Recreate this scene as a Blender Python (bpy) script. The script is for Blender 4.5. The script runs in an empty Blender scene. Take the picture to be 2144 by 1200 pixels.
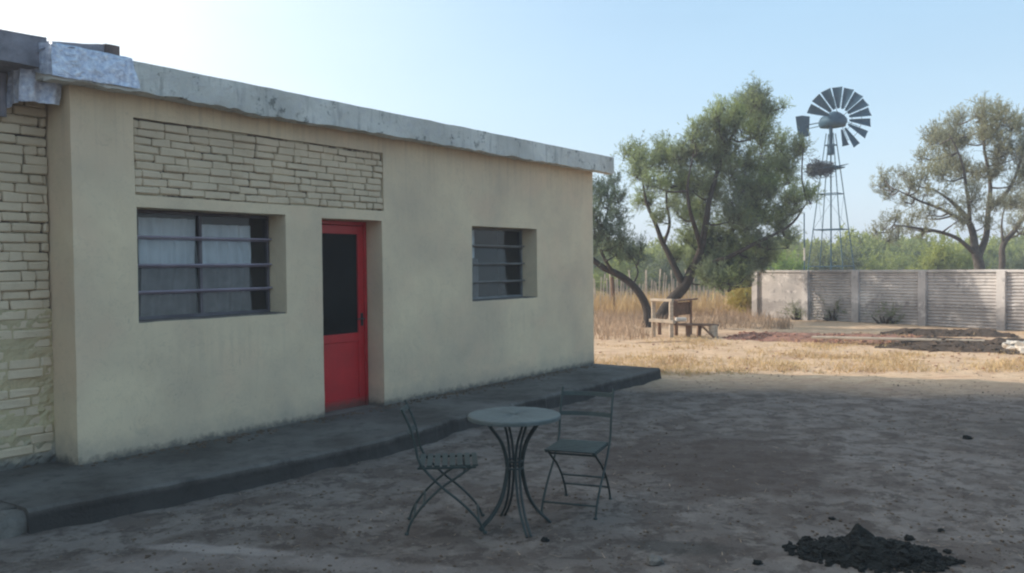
import bpy, math, random
import numpy as np
from mathutils import Vector, Matrix, noise
R = math.radians
random.seed(7); rng = np.random.default_rng(7)
S = bpy.context.scene
COL = S.collection
# ------------------------------------------------------------------ camera
W, H, F = 2144.0, 1200.0, 1784.0
EYE = 1.65
yaw, pit, rol = R(35.5), R(-1.37), R(0.6)
vf = Vector((0, math.cos(pit), math.sin(pit))); vr0 = Vector((1, 0, 0)); vu0 = vr0.cross(vf)
vr = vr0*math.cos(rol) - vu0*math.sin(rol); vu = vu0*math.cos(rol) + vr0*math.sin(rol)
cd = bpy.data.cameras.new('camera'); cam = bpy.data.objects.new('camera', cd); COL.objects.link(cam)
m = Matrix((vr, vu, -vf)).transposed().to_4x4(); m.translation = Vector((0, 0, EYE)); cam.matrix_world = m
cd.sensor_width = 36; cd.lens = F/W*36; cd.clip_end = 3000; cd.clip_start = .05
S.camera = cam
# ------------------------------------------------------------------ light
SUN_AZ, SUN_EL = R(-73), R(25)
VEIL = (.50, .42, .9); VEILC = (3.7, 6.3, 8.6); VEILH = (6.4, 7.2, 7.6); VEILS = (12, 11.6, 11)
world = bpy.data.worlds.new('World'); S.world = world; world.use_nodes = True
wn = world.node_tree; bg = wn.nodes['Background']
sky = wn.nodes.new('ShaderNodeTexSky'); sky.sky_type = 'NISHITA'; sky.sun_disc = False
sky.sun_elevation = SUN_EL; sky.sun_rotation = SUN_AZ; sky.air_density = 1.0; sky.dust_density = .6; sky.ozone_density = 1.0
# thin bright cirrus veil over the Nishita sky, thickest towards the sun and the horizon
def wnode(t, **k):
    n = wn.nodes.new(t)
    for a, b in k.items(): setattr(n, a, b)
    return n
wtc = wnode('ShaderNodeTexCoord'); wsep = wnode('ShaderNodeSeparateXYZ'); wn.links.new(wtc.outputs['Generated'], wsep.inputs[0])
def wmath(op, a, b=0, c=False):
    n = wnode('ShaderNodeMath', operation=op, use_clamp=c)
    for v, i in ((a, 0), (b, 1)):
        if isinstance(v, (int, float)): n.inputs[i].default_value = v
        else: wn.links.new(v, n.inputs[i])
    return n.outputs[0]
wdot = wnode('ShaderNodeVectorMath', operation='DOT_PRODUCT'); wn.links.new(wtc.outputs['Generated'], wdot.inputs[0])
wdot.inputs[1].default_value = (math.sin(SUN_AZ)*math.cos(SUN_EL), math.cos(SUN_AZ)*math.cos(SUN_EL), math.sin(SUN_EL))
wmap = wnode('ShaderNodeMapping'); wmap.inputs['Scale'].default_value = (1, 1, 3.5); wn.links.new(wtc.outputs['Generated'], wmap.inputs[0])
wnoi = wnode('ShaderNodeTexNoise'); wnoi.inputs['Scale'].default_value = 2.2; wnoi.inputs['Detail'].default_value = 6; wn.links.new(wmap.outputs[0], wnoi.inputs['Vector'])
wd = wmath('MAXIMUM', wdot.outputs['Value'], 0)
wh = wmath('POWER', wmath('SUBTRACT', 1, wmath('ABSOLUTE', wsep.outputs[2]), True), 5)
veil = wmath('ADD', wmath('ADD', VEIL[0], wmath('MULTIPLY', wh, VEIL[1])), wmath('ADD', wmath('MULTIPLY', wmath('POWER', wd, 3.2), VEIL[2]), wmath('MULTIPLY', wmath('SUBTRACT', wnoi.outputs['Fac'], .5), .25)), True)
wmix = wnode('ShaderNodeMix', data_type='RGBA'); wn.links.new(veil, wmix.inputs[0]); wn.links.new(sky.outputs[0], wmix.inputs[6])
wcol = wnode('ShaderNodeMix', data_type='RGBA'); wn.links.new(wmath('MULTIPLY', wmath('POWER', wd, 2.6), 1.5, True), wcol.inputs[0]); 
whc = wnode('ShaderNodeMix', data_type='RGBA'); wn.links.new(wh, whc.inputs[0]); whc.inputs[6].default_value = (*VEILC, 1); whc.inputs[7].default_value = (*VEILH, 1); wn.links.new(whc.outputs[2], wcol.inputs[6]); wcol.inputs[7].default_value = (*VEILS, 1)
wn.links.new(wcol.outputs[2], wmix.inputs[7])
wn.links.new(wmix.outputs[2], bg.inputs[0]); bg.inputs[1].default_value = 0.132
sd = bpy.data.lights.new('sun', 'SUN'); sd.energy = 4.5; sd.angle = R(0.53); sd.color = (1, .93, .82)
so = bpy.data.objects.new('sun', sd); COL.objects.link(so)
tosun = Vector((math.sin(SUN_AZ)*math.cos(SUN_EL), math.cos(SUN_AZ)*math.cos(SUN_EL), math.sin(SUN_EL)))
so.rotation_euler = tosun.to_track_quat('Z', 'Y').to_euler(); so.location = (-20, 10, 20)
S.view_settings.view_transform = 'Standard'; S.view_settings.look = 'None'
S.view_settings.exposure = 0.15; S.view_settings.gamma = 1
S.render.engine = 'CYCLES'; S.cycles.filter_width = 2.2; S.cycles.max_bounces = 8; S.cycles.transparent_max_bounces = 12

# ------------------------------------------------------------------ helpers
def ray(x, y): return vf + vr*((x-W/2)/F) - vu*((y-H/2)/F)
def gnd(x, y, z=0.0):
    d = ray(x, y); return Vector((0, 0, EYE)) + d*((z-EYE)/d.z)
def at(x, y, Y):
    d = ray(x, y); return Vector((0, 0, EYE)) + d*(Y/d.y)
def tag(o, label=None, cat=None, group=None, kind=None):
    if label: o['label'] = label
    if cat: o['category'] = cat
    if group: o['group'] = group
    if kind: o['kind'] = kind
    return o
def empty(name, loc=(0, 0, 0), rz=0, **k):
    o = bpy.data.objects.new(name, None); COL.objects.link(o); o.location = loc; o.rotation_euler = (0, 0, rz)
    o.empty_display_size = .2
    return tag(o, **k)
def fbm(p, s, o=3, seed=0):
    v = Vector((p[0]*s+seed*7.3, p[1]*s-seed*3.1, p[2]*s+seed*1.7)); t = 0; a = 1; n = 0
    for i in range(o): t += a*noise.noise(v); n += a; v = v*2.03; a *= .5
    return t/n
class MB:
    def __init__(s): s.v = []; s.f = []
    def add(s, vs, fs):
        n = len(s.v); s.v += [tuple(v) for v in vs]; s.f += [tuple(i+n for i in f) for f in fs]; return s
    def box(s, x0, x1, y0, y1, z0, z1, M=None, j=0):
        vs = [Vector((x, y, z)) for z in (z0, z1) for y in (y0, y1) for x in (x0, x1)]
        if j: vs = [v+Vector((random.uniform(-j, j) for _ in range(3))) for v in vs]
        if M: vs = [M @ v for v in vs]
        return s.add(vs, [(0, 2, 3, 1), (4, 5, 7, 6), (0, 1, 5, 4), (2, 6, 7, 3), (0, 4, 6, 2), (1, 3, 7, 5)])
    def cbox(s, x0, x1, y0, y1, z0, z1, c=.006, M=None, j=0):   # box with chamfered edges
        X = (x0, x1); Y = (y0, y1); Z = (z0, z1); vs = []; idx = {}
        c = min(c, (x1-x0)*.45, (y1-y0)*.45, (z1-z0)*.45)
        jj = {}
        for i in (0, 1):
            for k in (0, 1):
                for l in (0, 1):
                    o = Vector((random.uniform(-j, j), random.uniform(-j, j), random.uniform(-j, j))) if j else Vector()
                    sx, sy, sz = (c if i == 0 else -c), (c if k == 0 else -c), (c if l == 0 else -c)
                    for a in range(3):
                        p = Vector((X[i]+(0 if a == 0 else sx), Y[k]+(0 if a == 1 else sy), Z[l]+(0 if a == 2 else sz)))+o
                        idx[(i, k, l, a)] = len(vs); vs.append(M @ p if M else p)
        I = idx; f = []
        for a in (0, 1): f.append([I[(a, 0, 0, 0)], I[(a, 1, 0, 0)], I[(a, 1, 1, 0)], I[(a, 0, 1, 0)]][::(1 if a else -1)])
        for a in (0, 1): f.append([I[(0, a, 0, 1)], I[(0, a, 1, 1)], I[(1, a, 1, 1)], I[(1, a, 0, 1)]][::(1 if a else -1)])
        for a in (0, 1): f.append([I[(0, 0, a, 2)], I[(1, 0, a, 2)], I[(1, 1, a, 2)], I[(0, 1, a, 2)]][::(1 if a else -1)])
        for i in (0, 1):
            for k in (0, 1): f.append([I[(i, k, 0, 0)], I[(i, k, 1, 0)], I[(i, k, 1, 1)], I[(i, k, 0, 1)]])
        for i in (0, 1):
            for l in (0, 1): f.append([I[(i, 0, l, 0)], I[(i, 1, l, 0)], I[(i, 1, l, 2)], I[(i, 0, l, 2)]])
        for k in (0, 1):
            for l in (0, 1): f.append([I[(0, k, l, 1)], I[(1, k, l, 1)], I[(1, k, l, 2)], I[(0, k, l, 2)]])
        for i in (0, 1):
            for k in (0, 1):
                for l in (0, 1): f.append([I[(i, k, l, 0)], I[(i, k, l, 1)], I[(i, k, l, 2)]])
        return s.add(vs, f)
    def tube(s, pts, rad, n=8, cap=True, flat=1.0):
        pts = [Vector(p) for p in pts]; rr = rad if hasattr(rad, '__len__') else [rad]*len(pts)
        vs = []; fs = []; up = None
        for i, p in enumerate(pts):
            d = (pts[min(i+1, len(pts)-1)]-pts[max(i-1, 0)]).normalized()
            if up is None:
                up = Vector((0, 1, 0)) if abs(d.y) < .8 else Vector((1, 0, 0))
            a = (up - d*up.dot(d)).normalized(); b = d.cross(a); up = a
            for k in range(n):
                t = 2*math.pi*k/n; vs.append(p + a*math.cos(t)*rr[i]*flat + b*math.sin(t)*rr[i])
        for i in range(len(pts)-1):
            for k in range(n):
                k2 = (k+1) % n; fs.append((i*n+k, i*n+k2, (i+1)*n+k2, (i+1)*n+k))
        if cap: fs.append(tuple(range(n))[::-1]); fs.append(tuple((len(pts)-1)*n+k for k in range(n)))
        return s.add(vs, fs)
    def patch(s, p00, p10, p11, p01, nu=1, nv=1):
        p00, p10, p11, p01 = map(Vector, (p00, p10, p11, p01)); vs = []; fs = []
        for j in range(nv+1):
            for i in range(nu+1):
                u = i/nu; v = j/nv; vs.append((p00*(1-u)+p10*u)*(1-v)+(p01*(1-u)+p11*u)*v)
        for j in range(nv):
            for i in range(nu):
                a = j*(nu+1)+i; fs.append((a, a+1, a+nu+2, a+nu+1))
        return s.add(vs, fs)
    def pbox(s, x0, x1, y0, y1, z0, z1, h):
        g = lambda a, b: max(1, round((b-a)/h)); nx, ny, nz = g(x0, x1), g(y0, y1), g(z0, z1)
        s.patch((x0, y0, z0), (x1, y0, z0), (x1, y0, z1), (x0, y0, z1), nx, nz)
        s.patch((x1, y1, z0), (x0, y1, z0), (x0, y1, z1), (x1, y1, z1), nx, nz)
        s.patch((x0, y1, z0), (x0, y0, z0), (x0, y0, z1), (x0, y1, z1), ny, nz)
        s.patch((x1, y0, z0), (x1, y1, z0), (x1, y1, z1), (x1, y0, z1), ny, nz)
        s.patch((x0, y0, z1), (x1, y0, z1), (x1, y1, z1), (x0, y1, z1), nx, ny)
        s.patch((x0, y1, z0), (x1, y1, z0), (x1, y0, z0), (x0, y0, z0), nx, ny)
        return s
    def warp(s, fn): s.v = [tuple(fn(Vector(v))) for v in s.v]; return s
    def lump(s, c, r, seed=0, n=8, rough=.35, flat=.7):
        c = Vector(c); vs = []; fs = []
        for j in range(1, n):
            th = math.pi*j/n
            for i in range(n+2):
                ph = 2*math.pi*i/(n+2); d = Vector((math.sin(th)*math.cos(ph), math.sin(th)*math.sin(ph), math.cos(th)))
                q = 1+rough*noise.noise(d*1.7+Vector((seed*3.3, seed, 0)))*2
                vs.append(c+Vector((d.x*r*q, d.y*r*q, d.z*r*q*flat)))
        m_ = n+2; top = len(vs); vs.append(c+Vector((0, 0, r*flat))); vs.append(c-Vector((0, 0, r*flat)))
        for j in range(n-2):
            for i in range(m_): fs.append((j*m_+i, (j+1)*m_+i, (j+1)*m_+(i+1) % m_, j*m_+(i+1) % m_))
        for i in range(m_): fs.append((top, i, (i+1) % m_)); fs.append((top+1, (n-2)*m_+(i+1) % m_, (n-2)*m_+i))
        return s.add(vs, fs)
    def build(s, name, mat, parent=None, smooth=False, merge=False, **k):
        me = bpy.data.meshes.new(name); me.from_pydata(s.v, [], s.f); me.update()
        if merge:
            import bmesh
            b = bmesh.new(); b.from_mesh(me); bmesh.ops.remove_doubles(b, verts=b.verts, dist=1e-4)
            bmesh.ops.recalc_face_normals(b, faces=b.faces); b.to_mesh(me); b.free()
        me.materials.append(mat)
        if smooth: me.polygons.foreach_set('use_smooth', [True]*len(me.polygons))
        o = bpy.data.objects.new(name, me); COL.objects.link(o); o.parent = parent
        return tag(o, **k)
def npmesh(name, V, Fq, mat, parent=None, smooth=False, **k):
    V = np.asarray(V, dtype=np.float32).reshape(-1, 3); Fq = np.asarray(Fq, dtype=np.int32); nf, q = Fq.shape
    me = bpy.data.meshes.new(name); me.vertices.add(len(V)); me.vertices.foreach_set('co', V.ravel())
    me.loops.add(nf*q); me.loops.foreach_set('vertex_index', Fq.ravel())
    me.polygons.add(nf); me.polygons.foreach_set('loop_start', np.arange(0, nf*q, q, dtype=np.int32))
    if smooth: me.polygons.foreach_set('use_smooth', np.ones(nf, dtype=bool))
    me.materials.append(mat); me.update(calc_edges=True)
    o = bpy.data.objects.new(name, me); COL.objects.link(o); o.parent = parent
    return tag(o, **k)
def spline(pts, n=6):
    P = [Vector(p) for p in pts]; P = [P[0]*2-P[1]]+P+[P[-1]*2-P[-2]]; out = []
    for i in range(1, len(P)-2):
        for k in range(n):
            t = k/n; a, b, c, d = P[i-1:i+3]
            out.append(.5*((2*b)+(c-a)*t+(2*a-5*b+4*c-d)*t*t+(3*b-a-3*c+d)*t**3))
    out.append(P[-2]); return out
def lerpr(rs, n):   # radii along spline
    out = []
    for i in range(len(rs)-1):
        for k in range(n): out.append(rs[i]+(rs[i+1]-rs[i])*k/n)
    return out+[rs[-1]]

# ------------------------------------------------------------------ materials
class NT:
    def __init__(s, name):
        s.m = bpy.data.materials.new(name); s.m.use_nodes = True; s.t = s.m.node_tree; s.b = s.t.nodes['Principled BSDF']
        s.co = s.t.nodes.new('ShaderNodeTexCoord').outputs['Object']
    def n(s, typ, **k):
        nd = s.t.nodes.new(typ)
        for a, b in k.items(): setattr(nd, a, b)
        return nd
    def L(s, a, b): s.t.links.new(a, b)
    def noise(s, scale, detail=4, rough=.55, co=None, sc=None, dist=0):
        nd = s.n('ShaderNodeTexNoise'); nd.inputs['Scale'].default_value = scale; nd.inputs['Detail'].default_value = detail
        nd.inputs['Roughness'].default_value = rough; nd.inputs['Distortion'].default_value = dist
        c = co or s.co
        if sc:
            mp = s.n('ShaderNodeMapping'); mp.inputs['Scale'].default_value = sc; s.L(c, mp.inputs[0]); c = mp.outputs[0]
        s.L(c, nd.inputs['Vector']); return nd.outputs['Fac']
    def ramp(s, fac, a, b, c0=(0, 0, 0), c1=(1, 1, 1)):
        r = s.n('ShaderNodeValToRGB'); e = r.color_ramp.elements; e[0].position = a; e[1].position = b
        e[0].color = (*c0, 1); e[1].color = (*c1, 1); s.L(fac, r.inputs[0]); return r.outputs[0]
    def mix(s, fac, a, b, mode='MIX'):
        x = s.n('ShaderNodeMix', data_type='RGBA', blend_type=mode)
        for v, i in ((fac, 0), (a, 6), (b, 7)):
            if isinstance(v, (int, float)): x.inputs[i].default_value = v
            elif isinstance(v, tuple): x.inputs[i].default_value = (*v, 1)
            else: s.L(v, x.inputs[i])
        return x.outputs[2]
    def math(s, op, a, b=0, clamp=False):
        x = s.n('ShaderNodeMath', operation=op, use_clamp=clamp)
        for v, i in ((a, 0), (b, 1)):
            if isinstance(v, (int, float)): x.inputs[i].default_value = v
            else: s.L(v, x.inputs[i])
        return x.outputs[0]
    def sep(s, co=None):
        x = s.n('ShaderNodeSeparateXYZ'); s.L(co or s.co, x.inputs[0]); return x.outputs
    def spot(s, cx, cy, rx, ry, soft=.7, ang=0, edge=None):  # 1 inside a soft-edged colour patch with its own place
        x, y, z = s.sep(); dx = s.math('SUBTRACT', x, cx); dy = s.math('SUBTRACT', y, cy)
        ca, sa = math.cos(ang), math.sin(ang)
        u = s.math('DIVIDE', s.math('ADD', s.math('MULTIPLY', dx, ca), s.math('MULTIPLY', dy, sa)), rx)
        v = s.math('DIVIDE', s.math('SUBTRACT', s.math('MULTIPLY', dy, ca), s.math('MULTIPLY', dx, sa)), ry)
        d = s.math('ADD', s.math('MULTIPLY', u, u), s.math('MULTIPLY', v, v))
        if edge is not None: d = s.math('ADD', d, s.math('MULTIPLY', s.math('SUBTRACT', edge, .5), 2.6))
        return s.ramp(d, 1-soft*1.3, 1+soft, (1, 1, 1), (0, 0, 0))
    def out(s, col, rough=.85, bump=None, bs=.3, bd=.01, spec=.3, metal=0):
        for v, nm in ((col, 'Base Color'), (rough, 'Roughness'), (spec, 'Specular IOR Level'), (metal, 'Metallic')):
            if isinstance(v, (int, float)): s.b.inputs[nm].default_value = v
            elif isinstance(v, tuple): s.b.inputs[nm].default_value = (*v, 1)
            else: s.L(v, s.b.inputs[nm])
        if bump is not None:
            bp = s.n('ShaderNodeBump'); bp.inputs['Strength'].default_value = bs; bp.inputs['Distance'].default_value = bd
            s.L(bump, bp.inputs['Height']); s.L(bp.outputs[0], s.b.inputs['Normal'])
        return s.m
def simple(name, c, rough=.7, var=.25, scale=6, bs=.2, bd=.004, metal=0, spec=.3, sc=None):
    t = NT(name); n1 = t.noise(scale, 5, .6, sc=sc); n2 = t.noise(scale*7, 3, .6, sc=sc)
    d = tuple(x*(1-var) for x in c); l = tuple(min(1, x*(1+var)) for x in c)
    col = t.mix(t.ramp(n1, .3, .7), d, l); col = t.mix(t.math('MULTIPLY', n2, .3), col, tuple(x*.6 for x in c))
    return t.out(col, rough, n2, bs, bd, spec, metal)

def plaster(name, base, dirt=1.0, lowdirt=True):
    t = NT(name); x, y, z = t.sep()
    big = t.noise(.9, 4, .55); mid = t.noise(5, 5, .6); fine = t.noise(38, 4, .65)
    d = (base[0]*.80, base[1]*.79, base[2]*.80); l = (base[0]*1.08, base[1]*1.07, base[2]*1.02)
    col = t.mix(t.ramp(big, .32, .68), d, l)
    col = t.mix(t.math('MULTIPLY', t.ramp(t.noise(1.4, 3, .5, dist=.4), .5, .7), .45), col, (base[0]*1.02, base[1]*.90, base[2]*.88))
    col = t.mix(t.math('MULTIPLY', t.ramp(mid, .48, .75), .35), col, (base[0]*.9, base[1]*.84, base[2]*.78))
    # vertical rain streaks
    st = t.noise(2.2, 5, .65, sc=(6, 6, .35)); col = t.mix(t.math('MULTIPLY', t.ramp(st, .55, .8), .08*dirt), col, (.36, .29, .22))
    # drip stains below sills; streaks under the roof edge also paint its shadow
    def band(v_, a0, a1, w0): return t.math('MULTIPLY', t.ramp(v_, a0, a0+w0), t.ramp(v_, a1-w0, a1, (1, 1, 1), (0, 0, 0)))
    st2 = t.ramp(t.noise(3.0, 4, .65, sc=(5.5, 5.5, .2)), .48, .66)
    if lowdirt:
        zs_ = t.math('MULTIPLY', z, .25); xs_ = t.math('MULTIPLY', x, .08)
        for (xa, xb) in ((3.82, 5.40), (8.19, 9.68)):
            m_ = t.math('MULTIPLY', band(xs_, xa*.08, xb*.08, .004), band(zs_, .17, .305, .05)); col = t.mix(t.math('MULTIPLY', t.math('MULTIPLY', m_, st2), .14), col, (.30, .26, .21))
        m_ = t.ramp(zs_, .58, .76); col = t.mix(t.math('MULTIPLY', t.math('MULTIPLY', m_, st2), .28), col, (.34, .27, .21))  # brown shadow of the roof edge mixed into the streak colour
    # thin hair cracks / scuffs
    cr = t.noise(3.2, 6, .7, dist=1.2); crk = t.math('MULTIPLY', t.ramp(t.math('ABSOLUTE', t.math('SUBTRACT', cr, .5)), 0, .006, (1, 1, 1), (0, 0, 0)), .38*dirt)
    col = t.mix(crk, col, (.2, .18, .15))
    if lowdirt:   # splash-back stain with ragged edge near the walkway
        e = t.math('SUBTRACT', z, t.math('MULTIPLY', t.noise(3.5, 6, .7), .42))
        s1 = t.ramp(e, -.12, .18, (1, 1, 1), (0, 0, 0)); col = t.mix(t.math('MULTIPLY', s1, .55*dirt), col, (.27, .25, .22))
        e2 = t.math('SUBTRACT', z, t.math('MULTIPLY', t.noise(9, 6, .75), .20))
        s2 = t.ramp(e2, .07, .13, (1, 1, 1), (0, 0, 0)); col = t.mix(t.math('MULTIPLY', s2, .8), col, (.09, .09, .085))
        sp = t.ramp(t.noise(26, 2, .5), .70, .74); lowz = t.ramp(z, .3, 1.0, (1, 1, 1), (0, 0, 0))
        col = t.mix(t.math('MULTIPLY', t.math('MULTIPLY', sp, lowz), .5), col, (.12, .11, .1))
    bmp = t.math('ADD', t.math('MULTIPLY', fine, .4), mid)
    return t.out(col, .9, bmp, .45, .012, .2)
CREAM = (.72, .585, .415)
M = {}
M['wall'] = plaster('cream_plaster', CREAM, .8)
M['lwall'] = plaster('stained_plaster', (.55, .46, .29), 1.6)
def brickmat(name, base):
    t = NT(name); big = t.noise(1.6, 4, .6); mid = t.noise(14, 5, .65); fine = t.noise(60, 3, .6)
    col = t.mix(t.ramp(big, .35, .7), tuple(c*.86 for c in base), tuple(c*1.05 for c in base))
    col = t.mix(t.math('MULTIPLY', t.ramp(mid, .5, .72), .45), col, (base[0]*.78, base[1]*.76, base[2]*.72))
    col = t.mix(t.math('MULTIPLY', t.ramp(t.noise(7, 5, .7), .66, .74), .55), col, (.36, .22, .15))
    return t.out(col, .9, t.math('ADD', mid, t.math('MULTIPLY', fine, .4)), .6, .012, .2)
M['brick'] = brickmat('painted_brick', (.66, .53, .375))
t = NT('mortar_joint'); n_ = t.noise(3.0, 5, .6); n2_ = t.noise(22, 4, .6)
col = t.mix(t.ramp(t.math('ADD', t.math('MULTIPLY', n_, .7), t.math('MULTIPLY', n2_, .3)), .46, .54), (.11, .09, .075), (.46, .40, .29))
M['mortar'] = t.out(col, .95, n2_, .6, .01, .1)
# fascia concrete
t = NT('weathered_concrete'); a = t.noise(1.5, 5, .6); b = t.noise(9, 6, .7); c = t.noise(45, 4, .6)
col = t.mix(t.ramp(a, .35, .68), (.50, .485, .44), (.72, .70, .64))
col = t.mix(t.math('MULTIPLY', t.ramp(b, .5, .68), .5), col, (.48, .47, .49))
sp = t.ramp(t.noise(6.5, 6, .78), .575, .63); col = t.mix(t.math('MULTIPLY', sp, .75), col, (.10, .105, .095))
st = t.noise(3, 4, .6, sc=(5, 5, .6)); col = t.mix(t.math('MULTIPLY', t.ramp(st, .56, .72), .5), col, (.20, .20, .19))
M['concrete'] = t.out(col, .92, t.math('ADD', b, t.math('MULTIPLY', c, .5)), .7, .02, .2)
M['oldconc'] = simple('mauve_grey_concrete', (.26, .245, .27), .9, .35, 5, .6, .02)
M['roofbrick'] = simple('brown_roof_edge', (.16, .12, .11), .9, .35, 9, .6, .02)
# walkway
t = NT('dark_walkway_cement'); a = t.noise(1.2, 5, .6); b = t.noise(8, 6, .7); c = t.noise(50, 4, .6)
col = t.mix(t.ramp(a, .35, .65), (.085, .076, .067), (.165, .152, .138)); col = t.mix(t.math('MULTIPLY', t.ramp(b, .5, .7), .6), col, (.036, .033, .030))
col = t.mix(t.spot(-2.4, 6.2, 1.1, .75, .5, R(54), t.noise(3, 4)), col, (.125, .135, .152))
col = t.mix(t.math('MULTIPLY', t.ramp(t.noise(16, 5, .7), .62, .7), .5), col, (.14, .135, .125))
x, y, z = t.sep(); foot_dark = t.ramp(t.math('SUBTRACT', z, t.math('MULTIPLY', t.noise(4, 5, .7), .05)), .075, .12, (1, 1, 1), (0, 0, 0)); col = t.mix(t.math('MULTIPLY', foot_dark, .75), col, (.036, .033, .031))  # walkway colour darkens raggedly towards its foot
M['walk'] = t.out(col, .93, t.math('ADD', b, t.math('MULTIPLY', c, .4)), .8, .02, .15)
M['kerbend'] = simple('worn_cement', (.18, .165, .145), .95, .3, 6, .8, .02)
# foil flashing
t = NT('aluminium_membrane'); a = t.noise(6, 5, .6, dist=1.0); b = t.noise(25, 4, .6)
col = t.mix(t.ramp(b, .35, .7), (.42, .47, .60), (.78, .82, .90)); col = t.mix(t.math('MULTIPLY', t.ramp(a, .55, .7), .6), col, (.36, .37, .40))
M['foil'] = t.out(col, .42, t.math('ADD', a, t.math('MULTIPLY', b, .5)), .9, .03, .5, .45)
# red metal
t = NT('red_door_paint'); a = t.noise(3, 4, .6); b = t.noise(30, 4, .6); x, y, z = t.sep()
col = t.mix(t.ramp(a, .3, .7), (.38, .009, .014), (.53, .014, .020)); col = t.mix(t.math('MULTIPLY', t.ramp(b, .55, .75), .25), col, (.30, .02, .02))
col = t.mix(t.ramp(t.math('SUBTRACT', z, t.math('MULTIPLY', t.noise(12, 5, .7), .12)), .13, .2, (1, 1, 1), (0, 0, 0)), col, (.16, .05, .04))
M['red'] = t.out(col, .42, b, .08, .002, .5)
t = NT('purple_frame_paint'); a = t.noise(2.5, 4, .6)
M['wframe'] = t.out(t.mix(t.ramp(a, .42, .6), (.10, .09, .10), (.16, .145, .155)), .5, a, .05, .002)
M['wframe2'] = simple('grey_window_iron', (.22, .22, .215), .55, .25, 6)
M['reveal'] = plaster('reveal_plaster', (.53, .44, .33), .8, False)
M['bar'] = simple('lavender_bar_paint', (.32, .28, .34), .5, .25, 3)
M['curtain_refl'] = simple('reflection_tone_cloth', (.30, .27, .26), .95, .35, 4)  # brown-grey tone paints the lower panes' reflection into the curtain
M['sill'] = simple('grimy_sill', (.16, .14, .125), .9, .35, 8, .5, .01)
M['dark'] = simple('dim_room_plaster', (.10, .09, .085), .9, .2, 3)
M['cloth'] = None
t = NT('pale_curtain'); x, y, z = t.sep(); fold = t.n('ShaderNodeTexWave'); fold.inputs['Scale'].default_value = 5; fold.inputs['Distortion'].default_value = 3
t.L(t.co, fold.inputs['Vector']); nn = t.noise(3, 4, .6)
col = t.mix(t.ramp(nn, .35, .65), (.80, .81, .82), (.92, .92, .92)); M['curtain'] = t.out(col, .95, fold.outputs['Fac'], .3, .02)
def glassmat(name, tint, refl=.25, rough=.06):
    t = NT(name); g = t.n('ShaderNodeBsdfGlossy'); g.inputs['Roughness'].default_value = rough
    nz = t.noise(2.0, 3, .5); bp = t.n('ShaderNodeBump'); bp.inputs['Strength'].default_value = .12; bp.inputs['Distance'].default_value = .02
    t.L(nz, bp.inputs['Height']); t.L(bp.outputs[0], g.inputs['Normal'])
    tr = t.n('ShaderNodeBsdfTransparent'); tr.inputs[0].default_value = (*tint, 1)
    fr = t.n('ShaderNodeFresnel'); fr.inputs[0].default_value = 1.5
    df = t.n('ShaderNodeBsdfDiffuse'); df.inputs[0].default_value = (.3, .29, .27, 1)     # dust on the pane
    mx = t.n('ShaderNodeMixShader'); t.L(t.math('ADD', t.math('MULTIPLY', fr.outputs[0], 1.0), refl*.3, True), mx.inputs[0]); t.L(tr.outputs[0], mx.inputs[1]); t.L(g.outputs[0], mx.inputs[2])
    m2 = t.n('ShaderNodeMixShader'); t.L(t.math('MULTIPLY', t.noise(4, 5, .6), .16), m2.inputs[0]); t.L(mx.outputs[0], m2.inputs[1]); t.L(df.outputs[0], m2.inputs[2])
    t.L(m2.outputs[0], t.n('ShaderNodeOutputMaterial').inputs[0] if False else t.t.nodes['Material Output'].inputs[0]); return t.m
M['glass'] = glassmat('dusty_glass', (.86, .89, .90), 0)
M['glassd'] = glassmat('dark_door_glass', (.12, .12, .12), -.6)
# ground
t = NT('dry_earth'); a = t.noise(.45, 5, .55); b = t.noise(2.6, 6, .62); c = t.noise(14, 6, .7); d = t.noise(70, 4, .6)
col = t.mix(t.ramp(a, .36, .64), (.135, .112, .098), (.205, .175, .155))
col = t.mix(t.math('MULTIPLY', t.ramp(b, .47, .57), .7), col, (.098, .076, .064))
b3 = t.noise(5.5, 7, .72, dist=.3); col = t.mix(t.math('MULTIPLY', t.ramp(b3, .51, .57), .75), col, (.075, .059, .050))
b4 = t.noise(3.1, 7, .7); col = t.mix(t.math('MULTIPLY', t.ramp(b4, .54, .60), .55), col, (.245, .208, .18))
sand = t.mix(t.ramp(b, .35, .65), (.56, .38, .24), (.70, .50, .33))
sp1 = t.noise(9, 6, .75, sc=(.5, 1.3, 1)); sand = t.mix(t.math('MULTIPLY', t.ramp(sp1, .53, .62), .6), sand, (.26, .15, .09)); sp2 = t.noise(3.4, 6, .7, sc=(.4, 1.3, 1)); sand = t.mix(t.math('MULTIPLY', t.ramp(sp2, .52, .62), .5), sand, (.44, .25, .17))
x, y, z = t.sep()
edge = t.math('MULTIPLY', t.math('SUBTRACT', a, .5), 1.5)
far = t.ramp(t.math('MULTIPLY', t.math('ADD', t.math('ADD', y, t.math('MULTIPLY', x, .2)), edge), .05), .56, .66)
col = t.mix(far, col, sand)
eb = t.noise(2.2, 6, .7)
col = t.mix(t.math('MULTIPLY', t.spot(1.7, 7.0, 1.2, 1.3, .5, R(-25), eb), .65), col, (.082, .060, .050))
col = t.mix(t.math('MULTIPLY', t.spot(4.6, 8.4, 1.3, .55, .5, R(-15), eb), .3), col, (.08, .07, .06))
col = t.mix(t.math('MULTIPLY', t.spot(.95, 4.95, .32, .16, .5, R(-15), eb), .6), col, (.05, .047, .042))
col = t.mix(t.math('MULTIPLY', t.spot(-1.75, 4.98, .55, .09, .5, R(-9), eb), .6), col, (.36, .31, .28))  # pale streaks in the earth colour, near left
col = t.mix(t.math('MULTIPLY', t.spot(-1.0, 4.72, .9, .13, .6, R(-12), eb), .4), col, (.30, .26, .235))
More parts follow.
